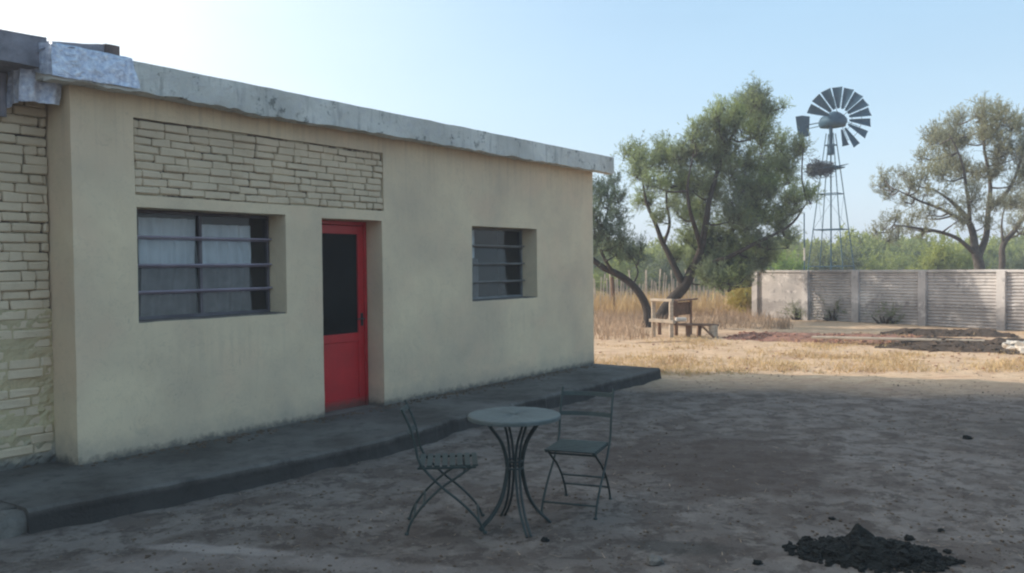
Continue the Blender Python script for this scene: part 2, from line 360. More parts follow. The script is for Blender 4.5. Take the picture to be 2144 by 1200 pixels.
col = t.mix(t.math('MULTIPLY', t.spot(-2.0, 4.75, .7, .18, .6, R(0), eb), .4), col, (.24, .20, .18))
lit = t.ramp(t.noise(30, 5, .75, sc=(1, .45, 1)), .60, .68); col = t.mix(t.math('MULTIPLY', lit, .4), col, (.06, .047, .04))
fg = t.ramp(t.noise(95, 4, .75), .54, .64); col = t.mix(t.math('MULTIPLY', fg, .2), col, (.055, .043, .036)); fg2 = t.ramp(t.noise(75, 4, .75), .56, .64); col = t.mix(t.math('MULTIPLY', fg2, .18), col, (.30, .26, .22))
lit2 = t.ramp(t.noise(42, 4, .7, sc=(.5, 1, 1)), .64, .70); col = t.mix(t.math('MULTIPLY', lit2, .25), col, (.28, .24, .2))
col = t.mix(t.math('MULTIPLY', t.spot(7.2, 18.9, 3.1, .95, .7, R(-24), eb), .8), col, (.27, .125, .085))
col = t.mix(t.math('MULTIPLY', t.spot(9.0, 16.5, 1.9, .6, .7, R(-22), eb), .8), col, (.085, .055, .04))
col = t.mix(t.math('MULTIPLY', t.spot(3.2, 18.0, .9, .22, .7, R(-10), eb), .8), col, (.15, .09, .05))
far2 = t.ramp(y, .02, .05)   # farther land: greener scrub floor
col = t.mix(t.ramp(t.math('MULTIPLY', y, .01), .30, .45), col, (.16, .15, .07))
M['ground'] = t.out(col, .96, t.math('ADD', t.math('MULTIPLY', b, .6), t.math('ADD', t.math('MULTIPLY', c, .5), t.math('MULTIPLY', d, .15))), .9, .03, .1)
M['darksoil'] = simple('dark_damp_soil', (.017, .019, .017), .95, .45, 20, .9, .02)
M['redsoil'] = simple('reddish_earth', (.33, .17, .12), .95, .4, 6, .9, .03)
M['brownsoil'] = simple('brown_mud', (.10, .07, .05), .95, .5, 6, .9, .04)
M['stone'] = simple('pale_stone', (.55, .5, .44), .9, .2, 10)
M['greenpaint'] = simple('grey_green_paint', (.034, .050, .047), .55, .3, 14, .2, .002)
M['greentop'] = simple('worn_green_top', (.095, .115, .112), .55, .25, 9, .2, .002)
M['darkiron'] = simple('dark_green_iron', (.028, .042, .042), .5, .3, 14, .2, .002)
M['wood'] = simple('greyed_wood', (.46, .37, .28), .85, .3, 6, .4, .006, sc=(1, 1, 6))
M['wooddark'] = simple('brown_wood', (.20, .12, .075), .85, .3, 8, .4, .006)
M['stake'] = simple('pale_stake_wood', (.62, .52, .42), .9, .3, 3)
M['precast'] = None
t = NT('precast_concrete'); a = t.noise(.9, 5, .6); b = t.noise(7, 5, .7)
col = t.mix(t.ramp(a, .36, .66), (.36, .33, .315), (.60, .55, .51)); col = t.mix(t.math('MULTIPLY', t.ramp(b, .55, .7), .7), col, (.17, .16, .165))
col = t.mix(t.math('MULTIPLY', t.ramp(t.noise(2.2, 7, .75), .56, .64), .75), col, (.74, .68, .64))
x, y, z = t.sep(); low = t.ramp(t.math('SUBTRACT', z, t.math('MULTIPLY', t.noise(2.1, 6, .75), 1.1)), -.35, .0, (1, 1, 1), (0, 0, 0))
col = t.mix(t.math('MULTIPLY', low, .35), col, (.10, .09, .085)); M['precast'] = t.out(col, .92, b, .5, .02, .15)
M['galv'] = simple('weathered_galvanised_steel', (.035, .085, .125), .6, .25, 3, .1, .002, metal=.2)
M['nest'] = simple('dark_sticks', (.035, .04, .042), .9, .4, 6)
M['bark'] = simple('dark_bark', (.060, .046, .036), .95, .35, 9, .8, .02)
M['barkl'] = simple('grey_bark', (.115, .098, .085), .95, .3, 9, .8, .02)
def leafmat(name, c1, c2, tr=.5):
    t = NT(name); n1 = t.noise(.9, 3, .5); n2 = t.noise(13, 2, .5)
    col = t.mix(t.ramp(n1, .38, .62), c1, c2); col = t.mix(t.math('MULTIPLY', n2, .35), col, tuple(x*.55 for x in c1))
    t.out(col, .75, spec=.1); tl = t.n('ShaderNodeBsdfTranslucent'); t.L(col, tl.inputs[0])
    mx = t.n('ShaderNodeMixShader'); mx.inputs[0].default_value = tr; t.L(t.b.outputs[0], mx.inputs[1]); t.L(tl.outputs[0], mx.inputs[2])
    t.L(mx.outputs[0], t.t.nodes['Material Output'].inputs[0]); return t.m
M['leafA'] = leafmat('feathery_green_leaf', (.22, .26, .16), (.42, .49, .20))
M['leafB'] = leafmat('blue_green_leaf', (.16, .20, .15), (.24, .30, .18))
M['leafC'] = leafmat('grey_olive_leaf', (.31, .315, .23), (.44, .43, .27))
M['leafD'] = leafmat('scrub_leaf', (.29, .33, .10), (.46, .49, .15))
M['leafDk'] = leafmat('dull_scrub_leaf', (.19, .22, .13), (.28, .30, .16))
M['leafY'] = leafmat('lime_scrub_leaf', (.28, .38, .10), (.36, .46, .12))
M['straw'] = leafmat('dry_straw', (.55, .38, .20), (.70, .52, .28), .2)
M['straw2'] = leafmat('dry_weed', (.40, .29, .20), (.58, .42, .29), .3)
M['yellow'] = leafmat('yellow_broom', (.42, .34, .08), (.60, .48, .14), .3)
M['litter'] = simple('leaf_litter', (.12, .085, .06), .95, .5, 5)

# ------------------------------------------------------------------ ground
def hgt(x, y):
    p = (x, y, 0); h = .030*fbm(p, .9, 3)+.026*fbm(p, 3.2, 4, 2)
    if y > 13: h += .05*fbm(p, .35, 3, 4)*min(1, (y-13)/4)
    return h
def axis(lo, f0, f1, hi, st):
    a = list(np.arange(f0, f1+1e-6, st)); s = st; v = f1
    while v < hi: s *= 1.12; v += s; a.append(v)
    s = st; v = f0; b = []
    while v > lo: s *= 1.12; v -= s; b.append(v)
    return np.array(b[::-1]+a)
gx = axis(-700, -4.0, 9.5, 900, .065); gy = axis(-300, 3.6, 14, 1500, .065)
V = np.array([(x, y, hgt(x, y) if (y < 80 and y > -20 and abs(x) < 60) else 0) for y in gy for x in gx]); nx = len(gx); ny = len(gy)
ii, jj = np.meshgrid(np.arange(nx-1), np.arange(ny-1)); a = (jj*nx+ii).ravel()
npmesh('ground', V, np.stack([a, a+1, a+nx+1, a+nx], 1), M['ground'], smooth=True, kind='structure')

# ------------------------------------------------------------------ house
Uv = Vector((math.sin(yaw), math.cos(yaw), 0)); Nv = Vector((math.cos(yaw), -math.sin(yaw), 0)); NF = -6.459
HROT = math.pi/2-yaw; HLOC = Nv*NF
def hw(t, y, z): return Uv*t + Nv*(NF-y) + Vector((0, 0, z))
# local: x along the facade, y inward, z up
house = empty('farmhouse', HLOC, HROT, label='low cream farmhouse with red metal door, flat concrete roof edge and exposed brick panel', cat='house')
T0, T1, ZB, ZT = 3.335, 11.17, .12, 3.06
OPEN = [(3.85, 5.36, 1.22, 2.16), (5.81, 6.66, .10, 2.15), (8.22, 9.65, 1.22, 2.15)]
PANEL = (3.84, 6.69, 2.255, 2.88)
def wob(v, s=.006):
    return v + Vector((s*.8*fbm(v, 2.2, 2, 1)+s*.5*fbm(v, 11, 2, 5), s*fbm(v, 1.3, 3, 2), s*.8*fbm(v, 2.6, 2, 3)+s*.5*fbm(v, 12, 2, 6)))
def grid_wall(mb, x0, x1, z0, z1, y, holes, h=.06):
    def br(a, b, cuts):
        c = sorted(set([a, b]+[q for q in cuts if a < q < b])); out = []
        for p, q in zip(c, c[1:]):
            n = max(1, round((q-p)/h)); out += [p+(q-p)*i/n for i in range(n)]
        return out+[b]
    xs = br(x0, x1, [q for o in holes for q in o[:2]]); zs = br(z0, z1, [q for o in holes for q in o[2:]])
    vs = [(x, y, z) for z in zs for x in xs]; n = len(xs); fs = []
    for j in range(len(zs)-1):
        for i in range(n-1):
            cx = (xs[i]+xs[i+1])/2; cz = (zs[j]+zs[j+1])/2
            if any(o[0] < cx < o[1] and o[2] < cz < o[3] for o in holes): continue
            fs.append((j*n+i, j*n+i+1, (j+1)*n+i+1, (j+1)*n+i))
    mb.add(vs, fs); return xs, zs
mb = MB(); xs, zs = grid_wall(mb, T0, T1, ZB, ZT, 0, OPEN+[PANEL])
REV = .27
for k, (a, b, c, d) in enumerate(OPEN+[PANEL]):
    D = REV if k < 3 else .035
    X = [x for x in xs if a-1e-6 <= x <= b+1e-6]; Z = [z for z in zs if c-1e-6 <= z <= d+1e-6]
    nd = 4 if k < 3 else 1
    def strip(P, Q):
        n = len(P); mb.add([Vector(P[i])+(Vector(Q[i])-Vector(P[i]))*j/nd for j in range(nd+1) for i in range(n)],
                           [(j*n+i, j*n+i+1, (j+1)*n+i+1, (j+1)*n+i) for j in range(nd) for i in range(n-1)])
    strip([(x, 0, d) for x in X], [(x, D, d) for x in X]); strip([(x, D, c) for x in X], [(x, 0, c) for x in X])
    strip([(a, D, z) for z in Z], [(a, 0, z) for z in Z]); strip([(b, 0, z) for z in Z], [(b, D, z) for z in Z])
# end walls, back wall
DEP = 1.8  # unseen depth of the house, kept shallow to place its shadow edge
mb.patch((T1, 0, ZB), (T1, DEP, ZB), (T1, DEP, ZT), (T1, 0, ZT), 40, 48)
mb.patch((T0, .6, ZB), (T0, 0, ZB), (T0, 0, ZT), (T0, .6, ZT), 10, 48)
mb.patch((T1, DEP, ZB), (T0, DEP, ZB), (T0, DEP, ZT), (T1, DEP, ZT), 20, 12)
mb.warp(wob); mb.build('wall', M['wall'], house, smooth=False, merge=True)
# inside faces (dim rooms)
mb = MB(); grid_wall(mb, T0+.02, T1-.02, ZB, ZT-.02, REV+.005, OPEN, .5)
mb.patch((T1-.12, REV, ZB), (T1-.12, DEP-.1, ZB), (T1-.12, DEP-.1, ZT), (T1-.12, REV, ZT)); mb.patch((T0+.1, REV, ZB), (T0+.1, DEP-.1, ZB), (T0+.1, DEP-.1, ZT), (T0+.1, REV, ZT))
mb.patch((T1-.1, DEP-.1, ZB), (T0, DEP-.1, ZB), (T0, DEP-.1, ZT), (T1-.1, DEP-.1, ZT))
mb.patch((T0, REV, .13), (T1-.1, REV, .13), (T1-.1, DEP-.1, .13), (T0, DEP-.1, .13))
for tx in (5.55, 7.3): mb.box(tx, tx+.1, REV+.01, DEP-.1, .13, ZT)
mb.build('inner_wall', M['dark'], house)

# exposed brick panel
def bricks(x0, x1, z0, z1, y, rows, bl, jit=.006, skip=0.0, seed=1):
    random.seed(seed); b = MB(); rh = (z1-z0)/rows
    for r in range(rows):
        x = x0 - random.uniform(.0, bl*.9); 
        while x < x1:
            l = bl*random.uniform(.72, 1.22)
            if random.random() < .14: l *= .5
            a0, a1 = max(x, x0+.004), min(x+l, x1-.004); x += l+random.uniform(.002, .010)
            if a1-a0 < .03 or random.random() < skip: continue
            g = random.uniform(.002, .009); zz = z0+r*rh; sag = .010*noise.noise(Vector((a0*1.3, r*.3, seed)))
            dp = random.uniform(.008, .032)
            b.cbox(a0, a1, y-dp, y+.03, zz+g*.5+sag, zz+rh-g*.5+sag, random.uniform(.006, .013), j=.0045)
    return b
bricks(PANEL[0], PANEL[1], PANEL[2]+.01, PANEL[3]-.015, .028, 9, .22).build('brick_panel', M['brick'], house)
mb = MB(); mb.patch((PANEL[0], .033, PANEL[2]), (PANEL[1], .033, PANEL[2]), (PANEL[1], .033, PANEL[3]), (PANEL[0], .033, PANEL[3]), 60, 14)
mb.build('mortar_bed', M['mortar'], house)

# left brick wing wall, set back
LY = .35; LX0 = -2.0  # wing runs on out of view, long enough to shade the near yard
mb = MB(); mb.patch((LX0, LY+.03, .2), (T0, LY+.03, .2), (T0, LY+.03, 3.2), (LX0, LY+.03, 3.2), 60, 20)
mb.build('mortar_bed', M['mortar'], house)
bw = MB(); random.seed(5)
w_ = bricks(LX0, T0-.01, .24, 3.06, LY+.013, 38, .24, seed=9); bw.add(w_.v, w_.f); bw.build('brick_wall', M['brick'], house)
mb = MB()
def rag(v, z0, s): return v
up = MB(); up.patch((LX0, LY, 2.98), (T0-.005, LY, 2.98), (T0-.005, LY, 3.2), (LX0, LY, 3.2), 90, 6); up.warp(lambda v: wob(v, .02)+Vector((0, 0, .06*fbm(v, 3, 3) if v.z < 3.0 else 0)))
up.build('upper_plaster', M['reveal'], house)
lo = MB(); lo.patch((LX0, LY-.002, ZB), (T0, LY-.002, ZB), (T0, LY-.002, 1.36), (LX0, LY-.002, 1.36), 170, 50)
lo.warp(lambda v: v+Vector((0, .012*fbm(v, 5, 4, 3)+.020*fbm(v, 17, 3)*(1.6 if v.z < .45 or v.x > 3.15 else .7), (.07*fbm(v, 5, 3) if v.z > 1.3 else 0))))
lo.build('rough_plaster', M['lwall'], house)
mb = MB(); mb.patch((LX0, 5.0, ZB), (LX0, LY, ZB), (LX0, LY, 3.2), (LX0, 5.0, 3.2)); mb.patch((T0, 5, ZB), (LX0, 5, ZB), (LX0, 5, 3.2), (T0, 5, 3.2)); mb.patch((T0, DEP, ZB), (T0, 5, ZB), (T0, 5, 3.2), (T0, DEP, 3.2))
mb.build('side_wall', M['lwall'], house)

# roof slab + fascia
mb = MB(); FX0, FX1, FY0 = 3.10, 11.44, -.22
mb.pbox(FX0, FX1, FY0, FY0+.14, 3.035, 3.275, .045)
def fw(v):
    lo_ = v.z < 3.05; hi_ = v.z > 3.26
    return v+Vector((.004*fbm(v, 8, 2), .014*fbm(v, 2.2, 4, 1)+.006*fbm(v, 14, 2), (.035*fbm((v.x, 0, 0), 2.4, 3, 2)+.022*fbm(v, 11, 3, 4) if lo_ else .010*fbm((v.x, 0, 0), 3, 4, 7) if hi_ else .01*fbm(v, 5, 2))))
mb.warp(fw); mb.build('fascia', M['concrete'], house, merge=True)
mb = MB(); mb.pbox(FX0+.005, T1+.015, FY0+.12, DEP+.01, 3.055, 3.255, .3); mb.build('roof', M['concrete'], house)
# left roof edge, higher; front overhang lengthened to keep sun off the foil
mb = MB(); mb.pbox(LX0-.2, 3.14, LY-.42, 5.2, 3.13, 3.345, .12); mb.warp(lambda v: v+Vector((0, .012*fbm(v, 3, 3), .012*fbm(v, 4, 3, 5)+(.02*noise.noise(v*2) if v.z > 3.3 else 0))))
mb.build('wing_roof', M['oldconc'], house, merge=True)
mb = MB(); mb.pbox(3.15, 3.60, -.02, 1.6, 3.285, 3.405, .06); mb.warp(lambda v: v+Vector((0, 0, -(3.6-v.x)*.15 if v.z > 3.3 else 0))+Vector((0, .012*fbm(v, 5, 3), .012*fbm(v, 6, 3, 5)))); mb.build('roof_kerb', M['oldconc'], house, merge=True)
mb = MB(); mb.pbox(3.605, 3.72, -.03, 1.5, 3.28, 3.415, .05); mb.warp(lambda v: v+Vector((.008*fbm(v, 7, 3), .012*fbm(v, 7, 3), .012*fbm(v, 8, 3, 5)))); mb.build('roof_kerb_end', M['roofbrick'], house, merge=True)
# crumpled foil membrane over the roof corner
def crumple(v, s=.02): return v+Vector((s*.6*fbm(v, 9, 3, 1), s*fbm(v, 8, 3, 2)-.006, s*.5*fbm(v, 10, 3, 3)))
mb = MB(); q = FY0-.018
mb.patch((3.085, q, 3.05), (3.76, q, 3.06), (3.70, q, 3.285), (3.085, q, 3.285), 34, 14)
mb.patch((3.085, q, 3.285), (3.70, q, 3.285), (3.66, -.02, 3.31), (3.085, -.02, 3.31), 34, 6)
mb.patch((3.083, LY-.17, 3.14), (3.083, q, 3.05), (3.083, q, 3.285), (3.083, LY-.17, 3.33), 16, 14)
mb.warp(crumple); mb.build('foil_membrane', M['foil'], house, smooth=True, merge=True)
mb = MB()   # tongue hanging down over the wing corner
prof = [(3.36, 3.25), (3.27, 3.09), (3.10, 3.02), (2.97, 3.0), (2.90, 3.01)]
mb.patch((3.02, .10, 2.90), (3.30, .06, 2.90), (3.30, .02, 3.20), (3.02, .05, 3.20), 16, 16)
mb.patch((3.02, .30, 2.86), (3.02, .10, 2.90), (3.02, .05, 3.20), (3.02, .25, 3.24), 10, 16)
mb.patch((3.02, .05, 3.20), (3.30, .02, 3.20), (3.34, q, 3.27), (3.10, q, 3.28), 16, 8)
mb.warp(lambda v: v+Vector((.022*math.sin(v.y*60)*.4+.012*fbm(v, 9, 3), .018*math.sin(v.x*48)+.01*fbm(v, 8, 2), .01*fbm(v, 12, 2)))); mb.build('foil_tongue', M['foil'], house, smooth=True, merge=True)
mb = MB(); mb.tube([(2.99, .30, 3.12), (2.985, .30, 2.98), (2.99, .31, 2.80)], .028, 10); mb.build('drain_spout', M['oldconc'], house)

# windows
def window(a, b, c, d, fm, bars, mull, curt, lab):
    y = REV-.03; w = MB(); t_ = .028
    w.cbox(a+.004, a+t_, y, y+.035, c+.004, d-.004, .003); w.cbox(b-t_, b-.004, y, y+.035, c+.004, d-.004, .003)
    w.cbox(a+t_, b-t_, y, y+.035, d-t_, d-.004, .003); w.cbox(a+t_, b-t_, y, y+.035, c+.004, c+t_+.01, .003)
    wf = w.build('window', fm, house, label=lab)
    for q in bars:
        z = c+(d-c)*q; g = MB(); g.cbox(a+.01, b-.01, y-.045, y-.002, z-.006, z+.010, .003); g.cbox(a+.01, b-.01, y-.004, y+.012, z-.022, z-.008, .003); g.build('glazing_bar', M['bar'] if mull else fm, wf)
    if mull: g = MB(); g.cbox((a+b)/2-.014, (a+b)/2+.014, y+.003, y+.03, c+t_+.012, d-t_-.002, .003); g.build('mullion', fm, wf)
    g = MB(); zc = [0]+list(bars)+[1]
    for z0, z1 in zip(zc, zc[1:]): g.patch((a+t_, y+.034-.02*(z1 < 1), c+(d-c)*z0+.012), (b-t_, y+.034-.02*(z1 < 1), c+(d-c)*z0+.012), (b-t_, y+.036, c+(d-c)*z1-.01), (a+t_, y+.036, c+(d-c)*z1-.01), 4, 2)
    g.build('pane', M['glass'], wf)
    s_ = MB(); s_.pbox(a+.003, b-.003, .02, y-.003, c-.01, c+.012, .06); s_.warp(lambda v: wob(v, .006)); s_.build('sill', M['sill'], wf, merge=True)
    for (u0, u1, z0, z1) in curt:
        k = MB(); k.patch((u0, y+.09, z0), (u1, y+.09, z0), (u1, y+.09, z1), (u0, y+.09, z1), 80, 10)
        k.warp(lambda v: v+Vector((0, .018*math.sin(v.x*43+3*noise.noise(v*2))+.01*noise.noise(v*7), 0))); k.build('curtain', M['curtain_refl'] if z1 < 1.8 else M['curtain'], wf, smooth=True)  # lower curtains carry the painted-in reflection tone
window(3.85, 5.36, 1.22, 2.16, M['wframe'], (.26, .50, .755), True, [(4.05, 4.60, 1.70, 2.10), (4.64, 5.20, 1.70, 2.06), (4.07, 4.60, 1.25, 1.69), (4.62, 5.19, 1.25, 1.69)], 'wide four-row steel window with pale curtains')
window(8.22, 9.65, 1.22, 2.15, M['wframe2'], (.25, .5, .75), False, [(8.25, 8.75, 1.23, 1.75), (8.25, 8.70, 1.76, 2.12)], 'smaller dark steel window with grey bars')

# door
a, b, c, d = OPEN[1]; y = REV-.03
w = MB(); w.cbox(a+.004, a+.04, y-.01, y+.04, .12, d-.004, .004); w.cbox(b-.04, b-.004, y-.01, y+.04, .12, d-.004, .004); w.cbox(a+.04, b-.04, y-.01, y+.04, d-.045, d-.004, .004)
w.build('door_frame', M['red'], house)
w = MB(); z0 = .15
w.cbox(a+.044, a+.13, y, y+.035, z0, d-.05, .004); w.cbox(b-.13, b-.044, y, y+.035, z0, d-.05, .004)
w.cbox(a+.13, b-.13, y, y+.035, d-.14, d-.05, .004); w.cbox(a+.13, b-.13, y, y+.035, z0, z0+.10, .004); w.cbox(a+.13, b-.13, y, y+.035, .86, .95, .004)
w.cbox(a+.13, b-.13, y+.010, y+.024, z0+.10, .86, .004)
door = w.build('door', M['red'], house)
w = MB(); w.patch((a+.13, y+.018, .95), (b-.13, y+.018, .95), (b-.13, y+.018, d-.14), (a+.13, y+.018, d-.14), 4, 6); w.build('pane', M['glassd'], door)
w = MB(); w.cbox(b-.105, b-.07, y-.012, y, 1.02, 1.16, .004); w.tube([(b-.088, y-.01, 1.1), (b-.088, y-.05, 1.1), (b-.2, y-.055, 1.1)], .008, 8); w.build('handle', M['darkiron'], door)
w = MB(); w.pbox(a-.02, b+.02, -.05, REV+.02, .10, .150, .05); w.warp(lambda v: wob(v, .01)); w.build('threshold', M['kerbend'], house, merge=True)

# walkway (cement plinth)
mb = MB(); WX0, WX1, WZ = -2.2, 11.23, .16
nseg = 170; fr = []
def wedge(t):
    if t < 2.55: o = .88
    elif t < 4: o = .90+.22*(t-2.55)/1.45
    elif t < 6.5: o = 1.12+.12*math.sin((t-4)/2.5*math.pi)
    else: o = 1.12-.04*(t-6.5)/4.7
    return -(o+.06*fbm((t, 0, 0), 1.6, 3)+.045*fbm((t, 5, 0), 6, 3))
vs = []; 
for i in range(nseg+1):
    t_ = 2.55+(WX1-2.55)*i/nseg; e = wedge(t_); zt = WZ+.012*fbm((t_, 0, 0), 3, 3)
    bev = .02+.015*abs(fbm((t_, 2, 0), 6, 2))
    row = [(e-.03, -.05), (e-.012, .02), (e+.004*fbm((t_, 9, 0), 9, 2), WZ*.5), (e, zt-bev), (e+bev, zt)]
    for k in range(1, 13): row.append((e+bev+(0.02-e-bev)*k/12, WZ+.008*fbm((t_, k*.09, 0), 5, 3)+(zt-WZ)*(1-k/12)))
    vs.append([(t_, p[0], p[1]) for p in row])
m_ = len(vs[0]); mb.add([p for r_ in vs for p in r_], [(i*m_+k, (i+1)*m_+k, (i+1)*m_+k+1, i*m_+k+1) for i in range(nseg) for k in range(m_-1)])
mb.add(vs[-1]+[(WX1+.0, 0.02, -.05)], [tuple(range(m_+1))])
mb.add([vs[0][k] for k in range(m_)]+[(2.55, 0.02, -.05)], [tuple(range(m_+1))[::-1]])
# continuation past the broken end, lower and set back under the wing wall
mb.pbox(WX0, 2.56, -.74, .36, -.05, .150, .08); mb.pbox(2.5, 3.4, -.04, .37, .0, .156, .08)
mb.warp(lambda v: v+Vector((.01*fbm(v, 5, 2), .015*fbm(v, 4, 3), .008*fbm(v, 5, 3))))
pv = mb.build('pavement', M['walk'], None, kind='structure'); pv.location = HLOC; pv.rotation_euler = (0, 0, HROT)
# worn lump of cement on the near corner of the walkway
mb = MB(); 
mb.pbox(2.34, 2.70, -.885, -.60, -.03, .172, .03)
mb.warp(lambda v: (lambda c: v+Vector((-(v.x-2.52)*.45*c, -(v.y+.74)*.35*c, -.03*c))+Vector((.03*fbm(v, 5, 3), .03*fbm(v, 5, 3, 4), .02*fbm(v, 7, 3, 2))))(max(0, (v.z-.06)/.11)**2+(abs(v.x-2.52)/.18)**4*.35))
mb.v = [tuple(hw(*v)) for v in mb.v]
mb.build('cement_kerb_end', M['kerbend'], None, smooth=True, label='worn pale lump of cement at the near broken end of the walkway', cat='kerb end')

# crumbled soil and debris where wall meets walkway
random.seed(21); mb = MB()
for i in range(900):
    t_ = random.uniform(3.0, 11.1); k = random.random()
    if fbm((t_, 0, 0), 1.3, 3, 3) < -.12 and k < .8: continue
    mb.lump(hw(t_, -abs(random.gauss(0, .11))-.01+(.35 if t_ < 3.3 else 0), WZ), random.uniform(.005, .019), i, 5, .4, .6)
mb.build('wall_base_crumbs', M['litter'], None, kind='stuff', label='dark crumbled soil lying along the foot of the cream wall', cat='debris')

# ------------------------------------------------------------------ bistro table and folding chairs
tb = empty('bistro_table', (0.005, 5.37, 0), R(8), label='small round green iron bistro table between the two folding chairs', cat='table')
w = MB(); n = 48; r_ = .295; zt = .715
prof = [(0, zt), (r_-.012, zt), (r_-.003, zt-.003), (r_, zt-.010), (r_, zt-.026), (r_-.004, zt-.028), (r_-.006, zt-.010), (0, zt-.010)]
vs = [(p[0]*math.cos(2*math.pi*k/n), p[0]*math.sin(2*math.pi*k/n), p[1]+.001*math.sin(3*k)) for p in prof for k in range(n)]
w.add(vs, [(j*n+k, j*n+(k+1) % n, (j+1)*n+(k+1) % n, (j+1)*n+k) for j in range(len(prof)-1) for k in range(n)])
w.build('table_top', M['greentop'], tb)
w = MB()
ring = [(.052*math.cos(2*math.pi*k/24), .052*math.sin(2*math.pi*k/24), .42) for k in range(25)]; w.tube(ring, .007, 6, False)
ring = [(.052*math.cos(2*math.pi*k/24), .052*math.sin(2*math.pi*k/24), .375) for k in range(25)]; w.tube(ring, .007, 6, False); w.build('waist_ring', M['darkiron'], tb)
for k in range(4):
    an = R(192+90*k); ca, sa = math.cos(an), math.sin(an); w = MB()
    for off in (-.013, .013):
        P = [(.20, .702), (.155, .64), (.085, .54), (.052, .42), (.055, .33), (.090, .20), (.150, .10), (.210, .04), (.236, .012)]
        w.tube(spline([(p*ca-off*sa, p*sa+off*ca, z+hgt(.005, 5.3)+(0 if z > .3 else -.008)) for p, z in P], 4), .0085, 8)
    w.build('leg', M['darkiron'], tb)

def make_chair(label):
    r = empty('folding_chair', label=label, cat='chair', group='folding bistro chairs at the round table')
    hwd = .185
    long_p = [(.235, .005), (.19, .10), (.09, .215), (-.02, .315), (-.115, .42), (-.165, .50), (-.185, .60), (-.215, .72), (-.265, .845)]
    shor_p = [(-.245, .005), (-.215, .09), (-.14, .20), (-.03, .31), (.07, .38), (.165, .45)]
    for sy in (-1, 1):
        w = MB(); w.tube(spline([(x, sy*hwd, z) for x, z in long_p], 4), random.uniform(.0078, .0084), 8); w.lump((.235, sy*hwd, .010), .015, 1, 6, 0, .8); w.build('long_frame', M['greenpaint'], r)
        w = MB(); w.tube(spline([(x, sy*(hwd-.024), z) for x, z in shor_p], 4), random.uniform(.0078, .0084), 8); w.lump((-.245, sy*(hwd-.024), .010), .015, 2, 6, 0, .8); w.build('short_frame', M['greenpaint'], r)
    for (x, z, h, nm) in ((.20, .085, hwd, 'crossbar'), (-.20, .115, hwd-.024, 'crossbar'), (.115, .42, hwd-.02, 'crossbar'), (-.14, .20, hwd-.024, 'crossbar')):
        w = MB(); w.tube([(x, -h, z), (x, h, z)], .0075, 8); w.build(nm, M['greenpaint'], r)
    w = MB()
    w.cbox(-.175, .185, -hwd+.012, -hwd+.034, .438, .452, .002); w.cbox(-.175, .185, hwd-.034, hwd-.012, .438, .452, .002)
    for k in range(8): x = -.165+k*.047; w.cbox(x, x+.034, -hwd+.012, hwd-.012, .4535, .464, .002)
    w.build('seat', M['greenpaint'], r)
    for (z, dx) in ((.80, -.247), (.655, -.200)):
        w = MB(); pts = [(dx-.035*math.cos(q*math.pi/2), q*hwd) for q in np.linspace(-1, 1, 13)]
        vs = []; 
        for px_, py_ in pts:
            for a_, b_ in ((0, -.015), (0, .015), (.005, .015), (.005, -.015)): vs.append((px_+a_-(b_*.35), py_, z+b_))
        w.add(vs, [(i*4+k, (i+1)*4+k, (i+1)*4+(k+1) % 4, i*4+(k+1) % 4) for i in range(12) for k in range(4)]+[(0, 1, 2, 3), (51, 50, 49, 48)])
        w.build('backrest', M['greenpaint'], r)
    return r
def copy_tree(o, parent=None):
    c = o.copy(); COL.objects.link(c); c.parent = parent
    for ch in [q for q in COL.objects if q.parent == o]: copy_tree(ch, c)
    return c
ch1 = make_chair('green folding chair seen side-on, left of the round table')
ch1.location = (-.43, 5.38, .002); ch1.scale = (1, 1, .925); ch1.rotation_euler = (0, 0, R(4))
ch2 = copy_tree(ch1); ch2['label'] = 'green folding chair seen from its front, right of the round table with its back away from it'
ch2['label'] = 'green folding chair to the right of the round table, its open back towards the trees'
ch2.location = (.435, 5.76, .002); ch2.rotation_euler = (0, 0, R(249))

# ------------------------------------------------------------------ foreground soil heap, clods, litter
def heap(name, c, rx, ry, h, mat, ang=0, n=70, seed=0, rough=1.0, lumps=140, lr=(.008, .035), peak=0, px_=-.15, py_=.35, **k):
    root = MB(); vs = []; fs = []; ca, sa = math.cos(ang), math.sin(ang)
    for j in range(n+1):
        for i in range(n+1):
            u = -1.25+2.5*i/n; v = -1.25+2.5*j/n
            d = math.sqrt(u*u+v*v)+.55*fbm((u, v, seed), 2.6, 5); e = max(0, 1-d)
            z = h*(e**.9)*(1+.7*rough*fbm((u, v, seed+3), 2.6, 4))+h*.32*rough*fbm((u, v, seed+9), 8, 3)*min(1, e*3)
            z += peak*max(0, 1-math.hypot((u-px_)*rx, (v-py_)*ry)/(.075*(1+.6*noise.noise(Vector((u*6, v*6, seed))))))**.7
            if e <= 0: z = -.04
            x = c[0]+(u*rx*ca-v*ry*sa); y = c[1]+(u*rx*sa+v*ry*ca); vs.append((x, y, z+hgt(x, y)-.002))
    root.add(vs, [(j*(n+1)+i, j*(n+1)+i+1, (j+1)*(n+1)+i+1, (j+1)*(n+1)+i) for j in range(n) for i in range(n)])
    random.seed(seed+50)
    for q in range(lumps):
        t = random.uniform(0, 6.28); d = random.uniform(.1, 1.3)**.8; u = d*math.cos(t); v = d*math.sin(t)
        x = c[0]+(u*rx*ca-v*ry*sa); y = c[1]+(u*rx*sa+v*ry*ca); e = max(0, 1-d)
        root.lump((x, y, hgt(x, y)+h*e**.9*.9+.005), random.uniform(*lr)*(1 if random.random() < .9 else 1.5)*(1.15-.55*min(1, d)), q, 6, .45, .7)
    return root.build(name, mat, None, **k)
pc = gnd(1815, 1165)
